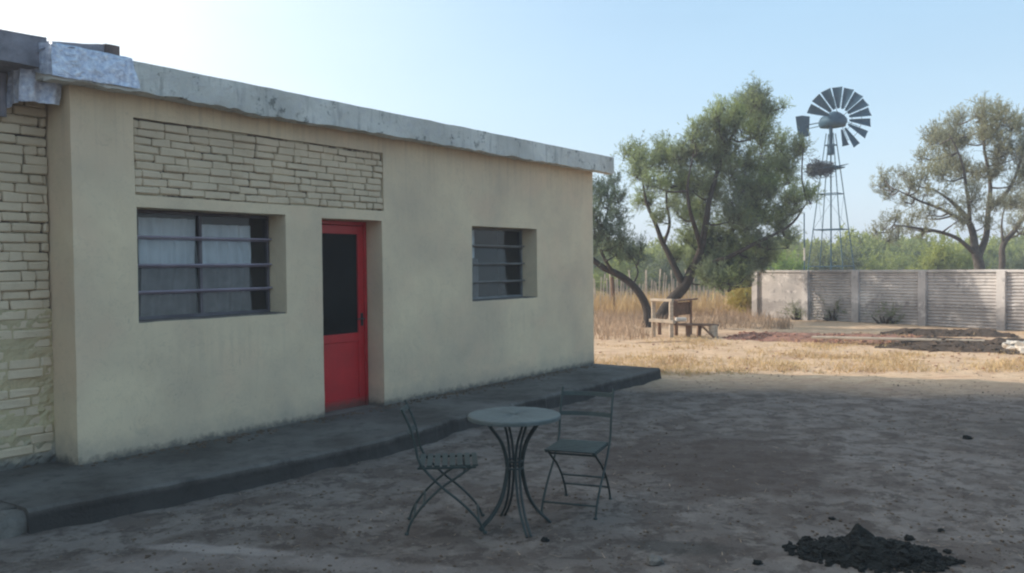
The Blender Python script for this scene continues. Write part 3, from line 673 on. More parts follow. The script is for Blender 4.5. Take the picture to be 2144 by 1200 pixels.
heap('soil_heap', (pc.x+.03, pc.y+.03, 0), .38, .23, .075, M['darksoil'], R(-16), seed=3, lumps=620, lr=(.005, .040), peak=.10, label='heap of black clumpy soil with a small peak on the shaded ground', cat='soil heap')
clods = [(2025, 920, .035, 'dark clod alone far right on the shaded yard'), (1140, 1132, .024, 'round dark clod lying below the bistro table'), (1903, 1127, .028, 'dark clod just behind the black soil heap'),
         (1970, 1110, .020, 'small dark clod beyond and right of the soil heap'), (1742, 1088, .018, 'tiny dark clod left above the soil heap'), (1585, 1180, .026, 'dark clod in the flat dark stain left of the soil heap')]
for i, (x, y, r_, l) in enumerate(clods):
    g = gnd(x, y); w = MB(); w.lump((0, 0, 0), r_, i+3, 9, .32, .65); w.lump((r_*.9, r_*.2, -r_*.2), r_*.45, i+9, 6, .4, .7)
    o = w.build('soil_clod', M['darksoil'], None, smooth=True, label=l, cat='clod', group='loose dark clods on the shaded yard'); o.location = (g.x, g.y, hgt(g.x, g.y)+r_*.35)
g = gnd(1370, 1180); w = MB(); w.lump((0, 0, 0), .045, 5, 12, .3, .6); w.lump((.03, .03, .0), .022, 8, 8, .3, .6)
o = w.build('stone', M['kerbend'], None, smooth=True, label='pale stone half sunk in the ground at the bottom edge of the yard', cat='stone'); o.location = (g.x, g.y, .012)
# small grit and litter: uncountable
def scatter_lumps(name, pts, mat, **k):
    w = MB()
    for i, (x, y, r_) in enumerate(pts): w.lump((x, y, hgt(x, y)+r_*.15), r_, i % 40, 4, .4, .55)
    return w.build(name, mat, None, kind='stuff', **k)
random.seed(31); pts = []
while len(pts) < 5200:
    y = 4.2+9*random.random()**1.5; x = random.uniform(-.75*y, .66*y)
    if Vector((x, y, 0)).dot(Nv) < NF+1.2: continue
    if fbm((x, y, 0), 1.1, 3, 8) < -.05 and random.random() < .75: continue
    pts.append((x, y, random.choice((.003, .003, .004, .004, .005, .006, .007, .009, .012))))
scatter_lumps('grit', pts[:4300], M['litter'], label='small crumbs of earth and leaf litter over the shaded yard', cat='litter')
scatter_lumps('pebbles', [(a, b, c*.8) for a, b, c in pts[4300:]], M['kerbend'], label='tiny pale pebbles scattered over the shaded yard', cat='pebbles')
random.seed(44); fp = []
while len(fp) < 420:
    y = random.uniform(12.8, 20); x = random.uniform(.1*y, .68*y)
    if fbm((x, y, 0), .9, 3, 21) > .02 or random.random() < .15: fp.append((x, y, random.choice((.010, .012, .016, .02, .028))))
scatter_lumps('earth_crumbs', fp, M['redsoil'], label='brown crumbs of earth and bark over the sunlit strip', cat='crumbs')
# short straws and leaf scraps lying flat on the yard
def blades(P, Ht, Wd, lean, flat=0, curve=.3):
    """P (n,3) roots, one bent 2-quad blade each"""
    n = len(P); th = rng.uniform(0, 2*np.pi, n); ln = rng.uniform(*lean, n)
    dx = np.cos(th)*np.sin(ln); dy = np.sin(th)*np.sin(ln); dz = np.cos(ln); D = np.stack([dx, dy, dz], 1)
    ph = rng.uniform(0, 2*np.pi, n); Sd = np.stack([np.cos(ph), np.sin(ph), np.zeros(n)], 1)*Wd[:, None]*.5
    mid = P+D*Ht[:, None]*.55; D2 = D+np.stack([np.cos(th), np.sin(th), -np.ones(n)*.3], 1)*curve; D2 /= np.linalg.norm(D2, axis=1)[:, None]
    top = mid+D2*Ht[:, None]*.5
    V = np.stack([P-Sd, P+Sd, mid+Sd*.8, mid-Sd*.8, top+Sd*.15, top-Sd*.15], 1).reshape(-1, 3)
    b = (np.arange(n)*6)[:, None]; Fq = np.concatenate([b+np.array([0, 1, 2, 3]), b+np.array([3, 2, 4, 5])]); return V, Fq
Hn = np.vectorize(lambda x, y: hgt(x, y))
n = 1400; yy = 4.2+9*rng.random(n)**1.3; xx = yy*rng.uniform(-.62, .66, n); ok = (xx*Nv.x+yy*Nv.y) > NF+1.2; xx = xx[ok]; yy = yy[ok]; n = len(xx)
V, Fq = blades(np.stack([xx, yy, Hn(xx, yy)+.004], 1), rng.uniform(.02, .07, n), rng.uniform(.002, .006, n), (1.35, 1.56), curve=.05)
npmesh('straw_scraps', V, Fq, M['straw2'], kind='stuff', label='bits of dry straw lying flat on the shaded yard', cat='straw')
# a thin dry weed tuft near the table
# ------------------------------------------------------------------ dry grass in the sunlit strip
def zone(n, f, y0, y1, k0=-.2, k1=.72):
    yy = rng.uniform(y0, y1, n); xx = yy*rng.uniform(k0, k1, n)
    ok = np.array([f(x, y) for x, y in zip(xx, yy)]) > rng.random(n); xx, yy = xx[ok], yy[ok]
    ok = (xx*Nv.x+yy*Nv.y > NF+.1) | (xx*Uv.x+yy*Uv.y > 11.6); return xx[ok], yy[ok]
bare = [(gnd(*a), gnd(*b)) for a, b in (((1500, 690), (1560, 684)),)]
xx, yy = zone(60000, lambda x, y: max(0, min(1, .25+2.2*fbm((x, y, 0), .8, 3, 11)+.25*(y < 15))), 12.6, 19.5, -.05, .72)
V, Fq = blades(np.stack([xx, yy, Hn(xx, yy)], 1), rng.uniform(.03, .11, len(xx)), rng.uniform(.006, .014, len(xx)), (.2, 1.3))
npmesh('dry_grass', V, Fq, M['straw'], kind='stuff', label='short dry straw coloured grass in the sunlit strip', cat='grass')
xx, yy = zone(26000, lambda x, y: max(0, min(1, .55+1.8*fbm((x, y, 0), .5, 3, 13))) if (x < 7.4-(y-26)*.0 and (y > 21.3 or x < 3.2)) else 0, 18.8, 33, -.1, .33)
V, Fq = blades(np.stack([xx, yy, Hn(xx, yy)], 1), rng.uniform(.10, .42, len(xx))*(.6+.4*rng.random(len(xx))), rng.uniform(.010, .024, len(xx)), (.05, .5))
npmesh('dry_weeds', V, Fq, M['straw2'], kind='stuff', label='tall dry pinkish weeds under the trees before the stick fence', cat='weeds')
xx, yy = zone(9000, lambda x, y: max(0, min(1, .6+1.8*fbm((x, y, 0), .5, 3, 17))), 27, 34, .02, .30)
V, Fq = blades(np.stack([xx, yy, Hn(xx, yy)], 1), rng.uniform(.25, .85, len(xx)), rng.uniform(.012, .03, len(xx)), (.05, .45))
npmesh('dry_tall_grass', V, Fq, M['straw'], kind='stuff', label='tall straw coloured grass behind and along the stick fence', cat='grass')

# earth ridge, mud mound, plank and stones in the sunlit strip
rg = MB()
def ridge(name, a, b, wid, h, mat, seed, lumps, **k):
    A = Vector(a); B = Vector(b); d = (B-A); L = d.length; d.normalize(); nn = Vector((-d.y, d.x, 0)); w = MB(); nu = int(L/.07); nv = 22
    vs = []
    for i in range(nu+1):
        for j in range(nv+1):
            u = i/nu; v = -1+2*j/nv; p = A+d*L*u+nn*wid*v
            e = max(0, 1-v*v-.5*fbm((u*L, v, seed), 1.2, 3))*min(1, u*5, (1-u)*5)
            z = h*e*(1+.9*fbm((u*L, v*wid, seed), 1.6, 4))+.035*fbm(p, 7, 3, seed)*min(1, e*2); 
            if e <= .02: z = -.03
            vs.append((p.x, p.y, z+hgt(p.x, p.y)))
    w.add(vs, [(i*(nv+1)+j, (i+1)*(nv+1)+j, (i+1)*(nv+1)+j+1, i*(nv+1)+j+1) for i in range(nu) for j in range(nv)])
    random.seed(seed)
    for q in range(lumps):
        u = random.random(); v = random.uniform(-1, 1); p = A+d*L*u+nn*wid*v; e = max(0, 1-v*v)*min(1, u*5, (1-u)*5)
        w.lump((p.x, p.y, hgt(p.x, p.y)+h*e*.9), random.uniform(.012, .055), q, 5, .5, .6)
    return w.build(name, mat, None, **k)
ra, rb = gnd(1530, 703), gnd(1960, 716)
ridge('earth_ridge', (ra.x, ra.y, 0), (rb.x, rb.y, 0), 1.05, .075, M['redsoil'], 4, 420, label='low ridge of broken reddish earth in the sunny strip before the wall', cat='earth ridge')
ra, rb = gnd(1870, 722), gnd(2330, 744)
ridge('mud_mound', (ra.x, ra.y+.3, 0), (rb.x, rb.y, 0), 1.0, .16, M['brownsoil'], 8, 340, label='dark brown mound of churned earth at the right end of the sunny strip', cat='earth mound')
ra, rb = gnd(1850, 703), gnd(2144, 706)
ridge('low_spoil', (ra.x, ra.y+.2, 0), (rb.x, rb.y+.2, 0), .5, .11, M['brownsoil'], 12, 160, label='thin dark bank of spoil at the foot of the slatted panel wall', cat='earth bank')
a_, b_ = gnd(1700, 706, .12), gnd(2062, 714, .14); w = MB(); d = b_-a_
mt = Matrix.Translation(a_) @ d.to_track_quat('X', 'Z').to_matrix().to_4x4(); w.cbox(0, d.length, -.10, .10, -.02, .02, .006, mt)
w.build('plank', M['wood'], None, label='long pale plank lying flat along the broken earth', cat='plank')
for i, (x, y, r_, l) in enumerate([(2118, 724, .17, 'whitish stone on the dark earth mound, left of its pair'), (2150, 727, .19, 'whitish stone on the dark earth mound cut by the right edge')]):
    g = gnd(x, y, .25); w = MB(); w.lump((0, 0, 0), r_*.75, i+30, 9, .45, .6); o = w.build('stone', M['stone'], None, label=l, cat='stone'); o.location = g

# ------------------------------------------------------------------ precast panel wall
PA, PB = Vector((7.45, 26.3, 0)), Vector((14.3, 17.0, 0)); pd = (PB-PA); PLn = pd.length; pd.normalize(); pang = math.atan2(pd.y, pd.x)
def online(px):
    k = ray(px, 620); k = Vector((k.x, k.y)); 
    # (PA + s pd) parallel to k
    s_ = (PA.y*k.x-PA.x*k.y)/(pd.x*k.y-pd.y*k.x); return s_
fw_ = empty('panel_wall', PA, pang, label='long grey precast concrete panel wall with horizontal ribs below the windmill', cat='wall')
posts = [online(x) for x in (1585, 1690, 1795, 1935, 2100)]; gap = posts[-1]-posts[-2]; posts += [posts[-1]+gap, posts[-1]+2*gap]
HP = 1.43
for i, s_ in enumerate(posts):
    w = MB(); w.pbox(s_-.10, s_+.10, -.13, .10, -.05, HP-.01, .09); w.warp(lambda v: v+Vector((.008*fbm(v, 3, 3), .008*fbm(v, 4, 3), 0))); w.build('post', M['precast'], fw_, merge=True)
for i in range(len(posts)-1):
    a0, a1 = posts[i]+.10, posts[i+1]-.10; w = MB(); nr = 17; hh = (HP-.05)/nr
    ribbed = i >= 2 or i == 1
    for r0 in range(nr):
        z0 = r0*hh; dy = .0 if ribbed else -.02
        if ribbed:   # rib with sloping face: catches light along its upper edge
            P = [(-.02, z0), (-.046, z0+hh*.25), (-.042, z0+hh*.62), (-.015, z0+hh*.80), (-.015, z0+hh)]
        else: P = [(-.04, z0), (-.044, z0+hh*.92), (-.036, z0+hh*.95), (-.036, z0+hh*.98), (-.04, z0+hh)]
        n_ = 14; vs = [(a0+(a1-a0)*k/n_, p[0]+.006*fbm((a0+(a1-a0)*k/n_, p[1], i), 2, 3), p[1]+.004*fbm((k, r0, i), .8, 2)) for p in P for k in range(n_+1)]
        w.add(vs, [(j*(n_+1)+k, j*(n_+1)+k+1, (j+1)*(n_+1)+k+1, (j+1)*(n_+1)+k) for j in range(len(P)-1) for k in range(n_)])
    w.box(a0, a1, -.01, .03, 0, HP-.05); w.build('panel', M['precast'], fw_)
w = MB(); w.pbox(posts[0]-.12, posts[-1]+.1, -.09, .09, HP-.045, HP+.015, .15); w.warp(lambda v: v+Vector((0, .006*fbm(v, 3, 3), .012*fbm(v, 1.2, 3)))); w.build('coping', M['precast'], fw_, merge=True)
# short return of the wall at its far end
# debris leaning at the wall foot
def bush_at(*a, **k): pass

# ------------------------------------------------------------------ stick fence
sfA, sfB = at(1225, 640, 31), at(1600, 630, 29.5)
sf = empty('stick_fence', (sfA.x, sfA.y, 0), 0, label='rustic fence of thin uneven pale sticks behind the dry weeds', cat='fence')
random.seed(12)
for i in range(62):
    u = i/61+random.uniform(-.006, .006); x = (sfB.x-sfA.x)*u; y = (sfB.y-sfA.y)*u; h = random.uniform(.95, 1.5)
    w = MB(); r_ = random.uniform(.022, .036); w.tube(spline([(x, y, -.05), (x+random.uniform(-.03, .03), y, h*.5), (x+random.uniform(-.07, .07), y, h)], 3), [r_]*4+[r_*.8]*3, 6); w.build('stake', M['stake'], sf)
for z in (.35, .75, 1.1):
    w = MB(); w.tube([(0, 0, z), ((sfB-sfA).x*.33, (sfB-sfA).y*.33-.01, z-.03), ((sfB-sfA).x*.66, (sfB-sfA).y*.66, z), ((sfB-sfA).x, (sfB-sfA).y, z-.02)], .006, 5); w.build('wire', M['galv'], sf)
g = at(1283, 655, 28.5); w = MB(); w.tube(spline([(0, 0, -.1), (.01, 0, .6), (-.02, 0, 1.25)], 4), .065, 8)
o = w.build('fence_post', M['wooddark'], None, label='stout dark wooden post standing in the weeds left of the tree trunk', cat='post'); o.location = (g.x, g.y, 0)

# ------------------------------------------------------------------ rough timber stand and low bench
wk = empty('timber_stand', label='rough square timber frame with a plank shelf in front of the tree trunk', cat='timber stand')
def beam(mb, a, b, w1, w2, c=.008):
    a, b = Vector(a), Vector(b); d = b-a; mt = Matrix.Translation(a) @ d.to_track_quat('X', 'Z').to_matrix().to_4x4()
    mb.cbox(0, d.length, -w1/2, w1/2, -w2/2, w2/2, c, mt, .004); return mb
YB = 19.0
def P3(x, y, Y): return at(x, y, Y)
def G0(x, Y): p = at(x, 600, Y); return Vector((p.x, Y, -.03))
for (x, Y, top) in ((1368, 19.4, .86), (1405, 19.0, .86), (1405+0, 19.0, .86)):
    if (x, Y) == (1405, 19.0) and 'done' in wk: continue
    q = G0(x, Y); w = MB(); beam(w, q, q+Vector((0, 0, top)), .085, .085); w.build('leg', M['wood'], wk)
    if x == 1405: wk['done'] = 1
del wk['done']
for (x, Y, top) in ((1380, 20.0, .42), (1415, 19.7, .80)):
    q = G0(x, Y); w = MB(); beam(w, q, q+Vector((0, 0, top)), .08, .08); w.build('leg', M['wooddark'], wk)
qa, qb = G0(1363, 19.42), G0(1409, 18.96)
w = MB(); beam(w, qa+Vector((0, 0, .88)), qb+Vector((0, 0, .88)), .09, .06); w.build('top_rail', M['wood'], wk)
w = MB(); beam(w, qa+Vector((-.03, -.05, .42)), qb+Vector((.02, -.05, .40)), .10, .075); w.build('shelf_rail', M['wood'], wk)
qc = G0(1452, 19.9)
w = MB(); beam(w, qb+Vector((.02, .05, .87)), qc+Vector((0, 0, .87)), .22, .035); w.build('top_board', M['wooddark'], wk)
w = MB(); beam(w, qb+Vector((.05, .3, .66)), qc+Vector((0, .2, .66)), .03, .30); w.build('back_board', M['wooddark'], wk)
w = MB(); q = G0(1446, 19.95); beam(w, q, q+Vector((0, 0, .85)), .06, .06); w.build('leg', M['wooddark'], wk)
bn = empty('plank_bench', label='low bench of a weathered plank on short logs beside the timber stand', cat='bench')
qa, qb = G0(1410, 19.05), G0(1500, 19.3)
w = MB(); beam(w, qa+Vector((.02, 0, .34)), qb+Vector((0, 0, .30)), .24, .045); w.build('seat', M['wooddark'], bn)
for (x, Y, dx) in ((1440, 19.2, 0), (1462, 19.3, .03)):
    q = G0(x, Y); w = MB(); beam(w, q, q+Vector((dx, 0, .33)), .10, .09); w.build('leg', M['wooddark'], bn)
q = G0(1470, 19.1); w = MB(); beam(w, q+Vector((0, 0, .28)), q+Vector((.26, 0, .03)), .045, .045); w.build('brace', M['wooddark'], bn)
q = G0(1493, 19.2); w = MB(); w.tube([q+Vector((0, 0, -.02)), q+Vector((.0, 0, .30))], .10, 12); w.build('log_leg', M['wood'], bn)
q = G0(1425, 19.1); w = MB(); w.cbox(-.12, .12, -.08, .08, 0, .09, .02, Matrix.Translation(q+Vector((0, 0, .40)))); 
w.build('white_block', M['stone'], None, label='small white block lying on the left end of the plank bench', cat='block')

# ------------------------------------------------------------------ windmill
WY = 36.0
hubP = at(1750, 252, WY); base = at(1741, 560, WY); axis_x = (at(1736, 252, WY).x+base.x)/2
wm = empty('windmill', (base.x-.02, WY, 0), 0, label='tall multi-blade farm windmill with its washed-out lower blades left out on a lattice tower', cat='windmill')
hz = hubP.z; hx = hubP.x-wm.location.x
tan = lambda a: math.tan(a)
topz = hz-.55
def tower_w(z): return 1.10*(1-z/(topz+.9))+.07
for k, (cx_, cy_) in enumerate(((-1, 0), (1, 0), (.12, -1), (-.12, 1))):
    w = MB(); w.tube([(cx_*tower_w(z), cy_*tower_w(z), z) for z in np.linspace(0, topz, 6)], .022, 5); w.build('tower_leg', M['galv'], wm)
for z in (1.5, 3.05, 4.55, 5.7, 6.6):
    t_ = tower_w(z); w = MB(); C4 = [(-t_, 0, z), (.12*t_, -t_, z), (t_, 0, z), (-.12*t_, t_, z)]
    for i in range(4): w.tube([C4[i], C4[(i+1) % 4]], .022, 5)
    w.build('crossbar', M['galv'], wm)
zz = [0, 1.5, 3.05, 4.55]
for z0, z1 in zip(zz, zz[1:]):
    for i in range(4):
        Ca = [(-1, 0), (.12, -1), (1, 0), (-.12, 1)]; a0, a1 = Ca[i], Ca[(i+1) % 4]; w = MB()
        w.tube([(a0[0]*tower_w(z0), a0[1]*tower_w(z0), z0), (a1[0]*tower_w(z1), a1[1]*tower_w(z1), z1)], .006, 4); w.build('brace', M['galv'], wm)
w = MB(); w.tube([(0, 0, 0), (0, 0, hz-.3)], .03, 6); w.build('pump_rod', M['galv'], wm)
w = MB(); w.tube([(0, 0, topz-.9), (0, 0, topz-.75), (0, 0, topz-.35)], [.12, .14, .07], 10); w.tube([(0, 0, topz-.35), (0, 0, hz-.2)], .075, 10); w.build('mast_pipe', M['galv'], wm)
zp = at(1735, 352, WY).z
w = MB(); w.cbox(-.45, .45, -.4, .4, zp-.03, zp+.01, .004)
w.tube([(.1, 0, zp+.02), (.72, -.05, zp+.16)], [.06, .012], 6); w.build('platform', M['galv'], wm)
# gear housing, hood
w = MB(); w.lump((hx-.08, .12, hz-.07), .56, 2, 14, .06, .78); hoodm = w
w.v = [(x, y, max(z, hz-.26+.0*x)) for x, y, z in w.v]
w.build('gear_hood', M['galv'], wm, smooth=True)
w = MB(); w.tube([(hx-.05, .3, hz-.02), (hx, -.42, hz+.02)], .07, 10); w.build('hub', M['galv'], wm)
wheel = MB(); ring = []
RO, RI = 1.33, .52
wh = empty('wheel', (hx+.02, -.30, hz), 0); wh.parent = wm; 
for rr_, r0, r1 in ((.95, 160, -78), (.55, 160, -80)):
    g = MB(); g.tube([(rr_*math.cos(R(a)), .02, rr_*math.sin(R(a))) for a in np.linspace(r0, r1, 40)], .010, 5); g.build('wheel_ring', M['galv'], wh)
angs = [160, 137, 115, 93, 71.5, 51, 32, 13, -7, -30, -56, -76]  # lower-left blades omitted to stand for glare washing them out
for a in angs:
    g = MB(); c_, s_ = math.cos(R(a)), math.sin(R(a)); rv = Vector((c_, 0, s_)); tv = Vector((-s_, 0, c_)); fv = Vector((0, 1, 0)); vs = []
    short = .86 if a in (-76,) else 1
    for rad, wd, tw in ((RI*.86, .055, .5), (.8, .125, .45), (1.08, .172, .42), (RO*short, .205, .38)):
        for q in (-1, -.5, 0, .5, 1):
            vs.append(rv*rad+(tv*math.cos(tw)+fv*math.sin(tw))*wd*q+fv*(.03*(1-q*q)))
    g.add(vs, [(i*5+k, i*5+k+1, (i+1)*5+k+1, (i+1)*5+k) for i in range(3) for k in range(4)])
    b2 = [Vector(v)+fv*.006 for v in vs]; g.add(b2, [(i*5+k, (i+1)*5+k, (i+1)*5+k+1, i*5+k+1) for i in range(3) for k in range(4)])
    g.build('blade', M['galv'], wh)
for a in (160, 104, 40, -20, -66):
    g = MB(); g.tube([(0, 0, 0), (.96*math.cos(R(a)), .03, .96*math.sin(R(a)))], .012, 5); g.build('spoke', M['galv'], wh)
tl = at(1695, 258, WY); tx = tl.x-wm.location.x
w = MB(); w.tube([(hx-.1, .25, hz+.03), (tx+.1, .9, tl.z+.05)], .025, 5); w.tube([(hx-.1, .25, hz-.10), (tx+.1, .9, tl.z-.12)], .018, 5); w.build('tail_arm', M['galv'], wm)
w = MB(); v0 = [(tx-.26, .98, tl.z+.45), (tx+.0, .9, tl.z+.48), (tx+.30, .82, tl.z+.42), (tx+.26, .84, tl.z-.42), (tx+.02, .92, tl.z-.46), (tx-.14, .98, tl.z-.47)]
w.add(v0+[(x, y+.02, z) for x, y, z in v0], [(0, 1, 4, 5), (1, 2, 3, 4), (11, 10, 7, 6), (10, 9, 8, 7)]+[(i, i+6, (i+1) % 6+6, (i+1) % 6) for i in range(6)]); w.build('tail_vane', M['galv'], wm)
# stick nest resting on the platform
random.seed(4); w = MB(); n0 = at(1715, 355, WY)
for i in range(700):
    u = random.random(); c_ = Vector((n0.x-.42+u*.95, WY+random.gauss(0, .16), n0.z+.02+random.gauss(0, .15)*(1.3-u*.6)))
    d = Vector((random.gauss(0, 1), random.gauss(0, 1), random.gauss(0, .6))).normalized()*random.uniform(.08, .24); w.tube([c_-d, c_+d], .009, 4)
w.lump((n0.x+.1, WY, n0.z), .36, 3, 10, .4, .55); w.lump((n0.x-.22, WY, n0.z-.02), .32, 5, 10, .5, .6)
w.build('stick_nest', M['nest'], None, label='big dark untidy stick nest on the windmill platform', cat='nest')
# slim pole left of the tower
g = at(1684, 560, 34); top = at(1682, 445, 34)
w = MB(); w.tube([(0, 0, -.1), (0, 0, top.z)], .024, 6); pl = w.build('thin_pole', M['galv'], None, label='thin upright pole left of the windmill tower', cat='pole'); pl.location = (g.x, 34, 0)
w = MB(); w.tube([(0, -.02, 1.75), (0, -.02, 2.25)], .035, 6); w.build('white_sleeve', M['stone'], pl)

# ------------------------------------------------------------------ trees
def leafcloud(C, Rd, n, ln, wd, up=.5, shell=.35):
    """sprays of narrow leaf quads filling ellipsoid blobs. C (k,3) centres, Rd (k,) radii, n sprays per unit radius^2"""
    Vs = []; tw = []
    for c, r_ in zip(C, Rd):
        k = max(3, int(n*r_*r_)); d = rng.normal(size=(k, 3)); d /= np.linalg.norm(d, axis=1)[:, None]; q = (shell+(1-shell)*rng.random(k)**.6)
        q *= (1+.35*rng.normal(size=k)*.6)
        P = c+d*(q*r_)[:, None]*np.array([.85, .85, 1.25]); D = d*.8+np.array([0, 0, up])+rng.normal(size=(k, 3))*.35; D /= np.linalg.norm(D, axis=1)[:, None]
        L = rng.uniform(.22, .60, k)*(.7+.4*r_); m_ = 11
        t = rng.random((k, m_)); base_ = P[:, None]+D[:, None]*(t*L[:, None])[..., None]+rng.normal(size=(k, m_, 3))*.018
        ld = D[:, None]*.7+rng.normal(size=(k, m_, 3))*.55; ld /= np.linalg.norm(ld, axis=2)[..., None]
        sd_ = np.cross(ld, rng.normal(size=(k, m_, 3))); sd_ /= np.linalg.norm(sd_, axis=2)[..., None]
        l2 = rng.uniform(.6, 1.3, (k, m_, 1))*ln; w2 = rng.uniform(.7, 1.2, (k, m_, 1))*wd
        a = base_-sd_*w2*.4; b = base_+sd_*w2*.4; c2 = base_+ld*l2+sd_*w2*.25; d2 = base_+ld*l2-sd_*w2*.25
        Vs.append(np.stack([a, b, c2, d2], 2).reshape(-1, 3)); tw.append((P-D*L[:, None]*.4, P+D*L[:, None]*.9))
    V = np.concatenate(Vs); nf = len(V)//4; Fq = np.arange(nf*4).reshape(-1, 4)
    return V, Fq, tw
def twigs(tw, r_=.005, keep=.5):
    A = np.concatenate([t[0] for t in tw]); B = np.concatenate([t[1] for t in tw]); k = rng.random(len(A)) < keep; A = A[k]; B = B[k]
    D = B-A; D /= np.linalg.norm(D, axis=1)[:, None]; s1 = np.cross(D, [0, .3, 1.]); s1 /= np.linalg.norm(s1, axis=1)[:, None]; s2 = np.cross(D, s1); out = []; n = len(A)
    for q in range(3):
        an = 2*np.pi*q/3; out.append(A+(s1*np.cos(an)+s2*np.sin(an))*r_)
    for q in range(3):
        an = 2*np.pi*q/3; out.append(B+(s1*np.cos(an)+s2*np.sin(an))*r_*.4)
    V = np.stack(out, 1).reshape(-1, 3); b = (np.arange(n)*6)[:, None]
    return V, np.concatenate([b+np.array([0, 1, 4, 3]), b+np.array([1, 2, 5, 4]), b+np.array([2, 0, 3, 5])])
def px_pts(L, Y, sp, seed):
    r2 = np.random.default_rng(seed); C = []; Rd = []
    for x, y, r_ in L:
        dY = r2.uniform(-sp, sp); p = at(x, y, Y+dY); C.append(list(p)); Rd.append(r_*(Y+dY)/F)
    return np.array(C), np.array(Rd)
def tree(limbs, blobs, Y, leaf, bark, sp, seed, label, root, dens=330, ln=.085, wd=.021, up=.95, sr=(.30, .70), feeders=True, **k):
    """limbs: list of ([(px,py,dY)...], [radius m ...]); blobs in photo pixels, turned into real positions"""
    t = empty('tree', root, label=label, cat='tree', **k); off = Vector(root); w = MB(); nodes = []
    for pts, rad in limbs:
        P = [at(x, y, Y+d)-off for x, y, d in pts]; sp_ = spline(P, 5); rr = lerpr(rad, 5); n = len(sp_)
        sp_ = [p+Vector((.035*noise.noise(p*1.5+Vector((seed, 0, 0))), .035*noise.noise(p*1.6+Vector((0, seed, 0))), 0)) for p in sp_]
        w.tube(sp_, rr, 9); nodes += [(p, r_) for p, r_ in zip(sp_, rr) if r_ < .11]
    C, Rd = px_pts(blobs, Y, sp, seed); C = C-np.array(off); random.seed(seed)
    subC = []; subR = []
    for c, r_ in zip(C, Rd):
        c = Vector(c); near = min(nodes, key=lambda q: (q[0]-c).length+(.6 if q[0].z > c.z+.2 else 0)); a = near[0]
        mid = (a+c)/2+Vector((random.uniform(-.12, .12), random.uniform(-.12, .12), -.08)); 
        if feeders: sp_ = spline([a, mid, c], 4); w.tube(sp_, lerpr([min(near[1], .034), .022, .012], 4), 6)
        for q in range(5):   # uneven lobes around each limb end, with twigs feeding them
            d = Vector((random.gauss(0, 1), random.gauss(0, 1), random.gauss(.25, .8))).normalized()*r_*random.uniform(.35, 1.05)
            e = c+d; subC.append(list(e)); subR.append(r_*random.uniform(*sr)); m2 = c+d*.5+Vector((random.uniform(-.05, .05), 0, random.uniform(-.04, .06)))
            w.tube([c, m2, e], [.013, .009, .004], 5)
    w.build('trunk', bark, t, smooth=True)
    V, Fq, tw = leafcloud(np.array(subC), np.array(subR), dens, ln, wd, up, .15)
    npmesh('crown', V, Fq, leaf, t)
    V, Fq = twigs(tw); npmesh('twigs', V, Fq, bark, t)
    return t
# the big tree
bl = [(1590, 212, 24), (1612, 240, 24), (1570, 235, 26), (1540, 250, 30), (1505, 245, 22), (1492, 285, 30), (1530, 300, 36), (1580, 290, 36), (1622, 300, 26), (1455, 300, 26), (1440, 335, 30), (1480, 345, 36),
      (1535, 355, 40), (1590, 350, 38), (1632, 350, 30), (1325, 325, 22), (1350, 345, 26), (1385, 325, 22), (1395, 355, 28), (1335, 375, 20), (1370, 390, 24), (1355, 425, 18), (1415, 390, 28),
      (1450, 400, 34), (1505, 410, 38), (1560, 410, 38), (1615, 405, 32), (1655, 385, 20), (1682, 305, 13), (1668, 328, 18), (1690, 415, 18), (1665, 425, 24), (1640, 450, 26),
      (1470, 455, 34), (1525, 465, 38), (1585, 465, 36), (1425, 455, 24), (1405, 430, 18), (1628, 495, 24), (1590, 515, 28), (1545, 520, 34), (1490, 515, 34), (1440, 505, 24), (1420, 540, 18),
      (1530, 560, 30), (1490, 560, 26), (1575, 555, 22), (1515, 592, 18), (1548, 590, 14), (1385, 465, 14), (1660, 500, 12), (1650, 520, 10), (1470, 545, 24), (1480, 578, 20), (1512, 570, 26), (1560, 580, 16), (1450, 560, 14), (1535, 575, 22), (1600, 560, 16), (1500, 600, 14), (1530, 608, 12), (1475, 595, 12), (1570, 600, 10), (1610, 540, 18), (1600, 250, 22), (1470, 262, 12), (1380, 300, 9), (1640, 225, 6)]
YT = 23.9; rt = at(1385, 700, YT); 
tree([([(1380, 672, 0), (1398, 640, 0), (1432, 600, 0), (1450, 565, 0)], [.19, .165, .15, .14]),
      ([(1432, 600, 0), (1412, 560, .1), (1392, 515, .2), (1372, 470, .3), (1352, 420, .4), (1342, 370, .4)], [.12, .09, .075, .06, .045, .02]),
      ([(1450, 565, 0), (1470, 520, -.2), (1480, 450, -.4), (1500, 370, -.3), (1530, 290, 0), (1575, 230, .2)], [.12, .10, .08, .06, .04, .015]),
      ([(1450, 565, 0), (1500, 515, .4), (1560, 450, .8), (1610, 380, .8), (1665, 325, .6)], [.11, .085, .06, .04, .015]),
      ([(1455, 560, 0), (1520, 540, -.5), (1580, 510, -.8), (1650, 475, -.8), (1690, 425, -.6)], [.09, .07, .05, .035, .015]),
      ([(1470, 520, -.2), (1450, 460, -.9), (1440, 400, -1.1), (1450, 330, -.9)], [.07, .055, .04, .015]),
      ([(1391, 512, .2), (1402, 470, .05), (1396, 420, -.1), (1402, 360, -.3)], [.05, .04, .03, .015]),
      ([(1470, 545, 0), (1505, 575, -.6), (1530, 600, -.9)], [.05, .03, .012])],
     bl, YT, M['leafA'], M['bark'], 1.15, 3, 'large feathery green tree with a leaning forked trunk behind the timber stand', (rt.x, YT, 0), dens=1150)
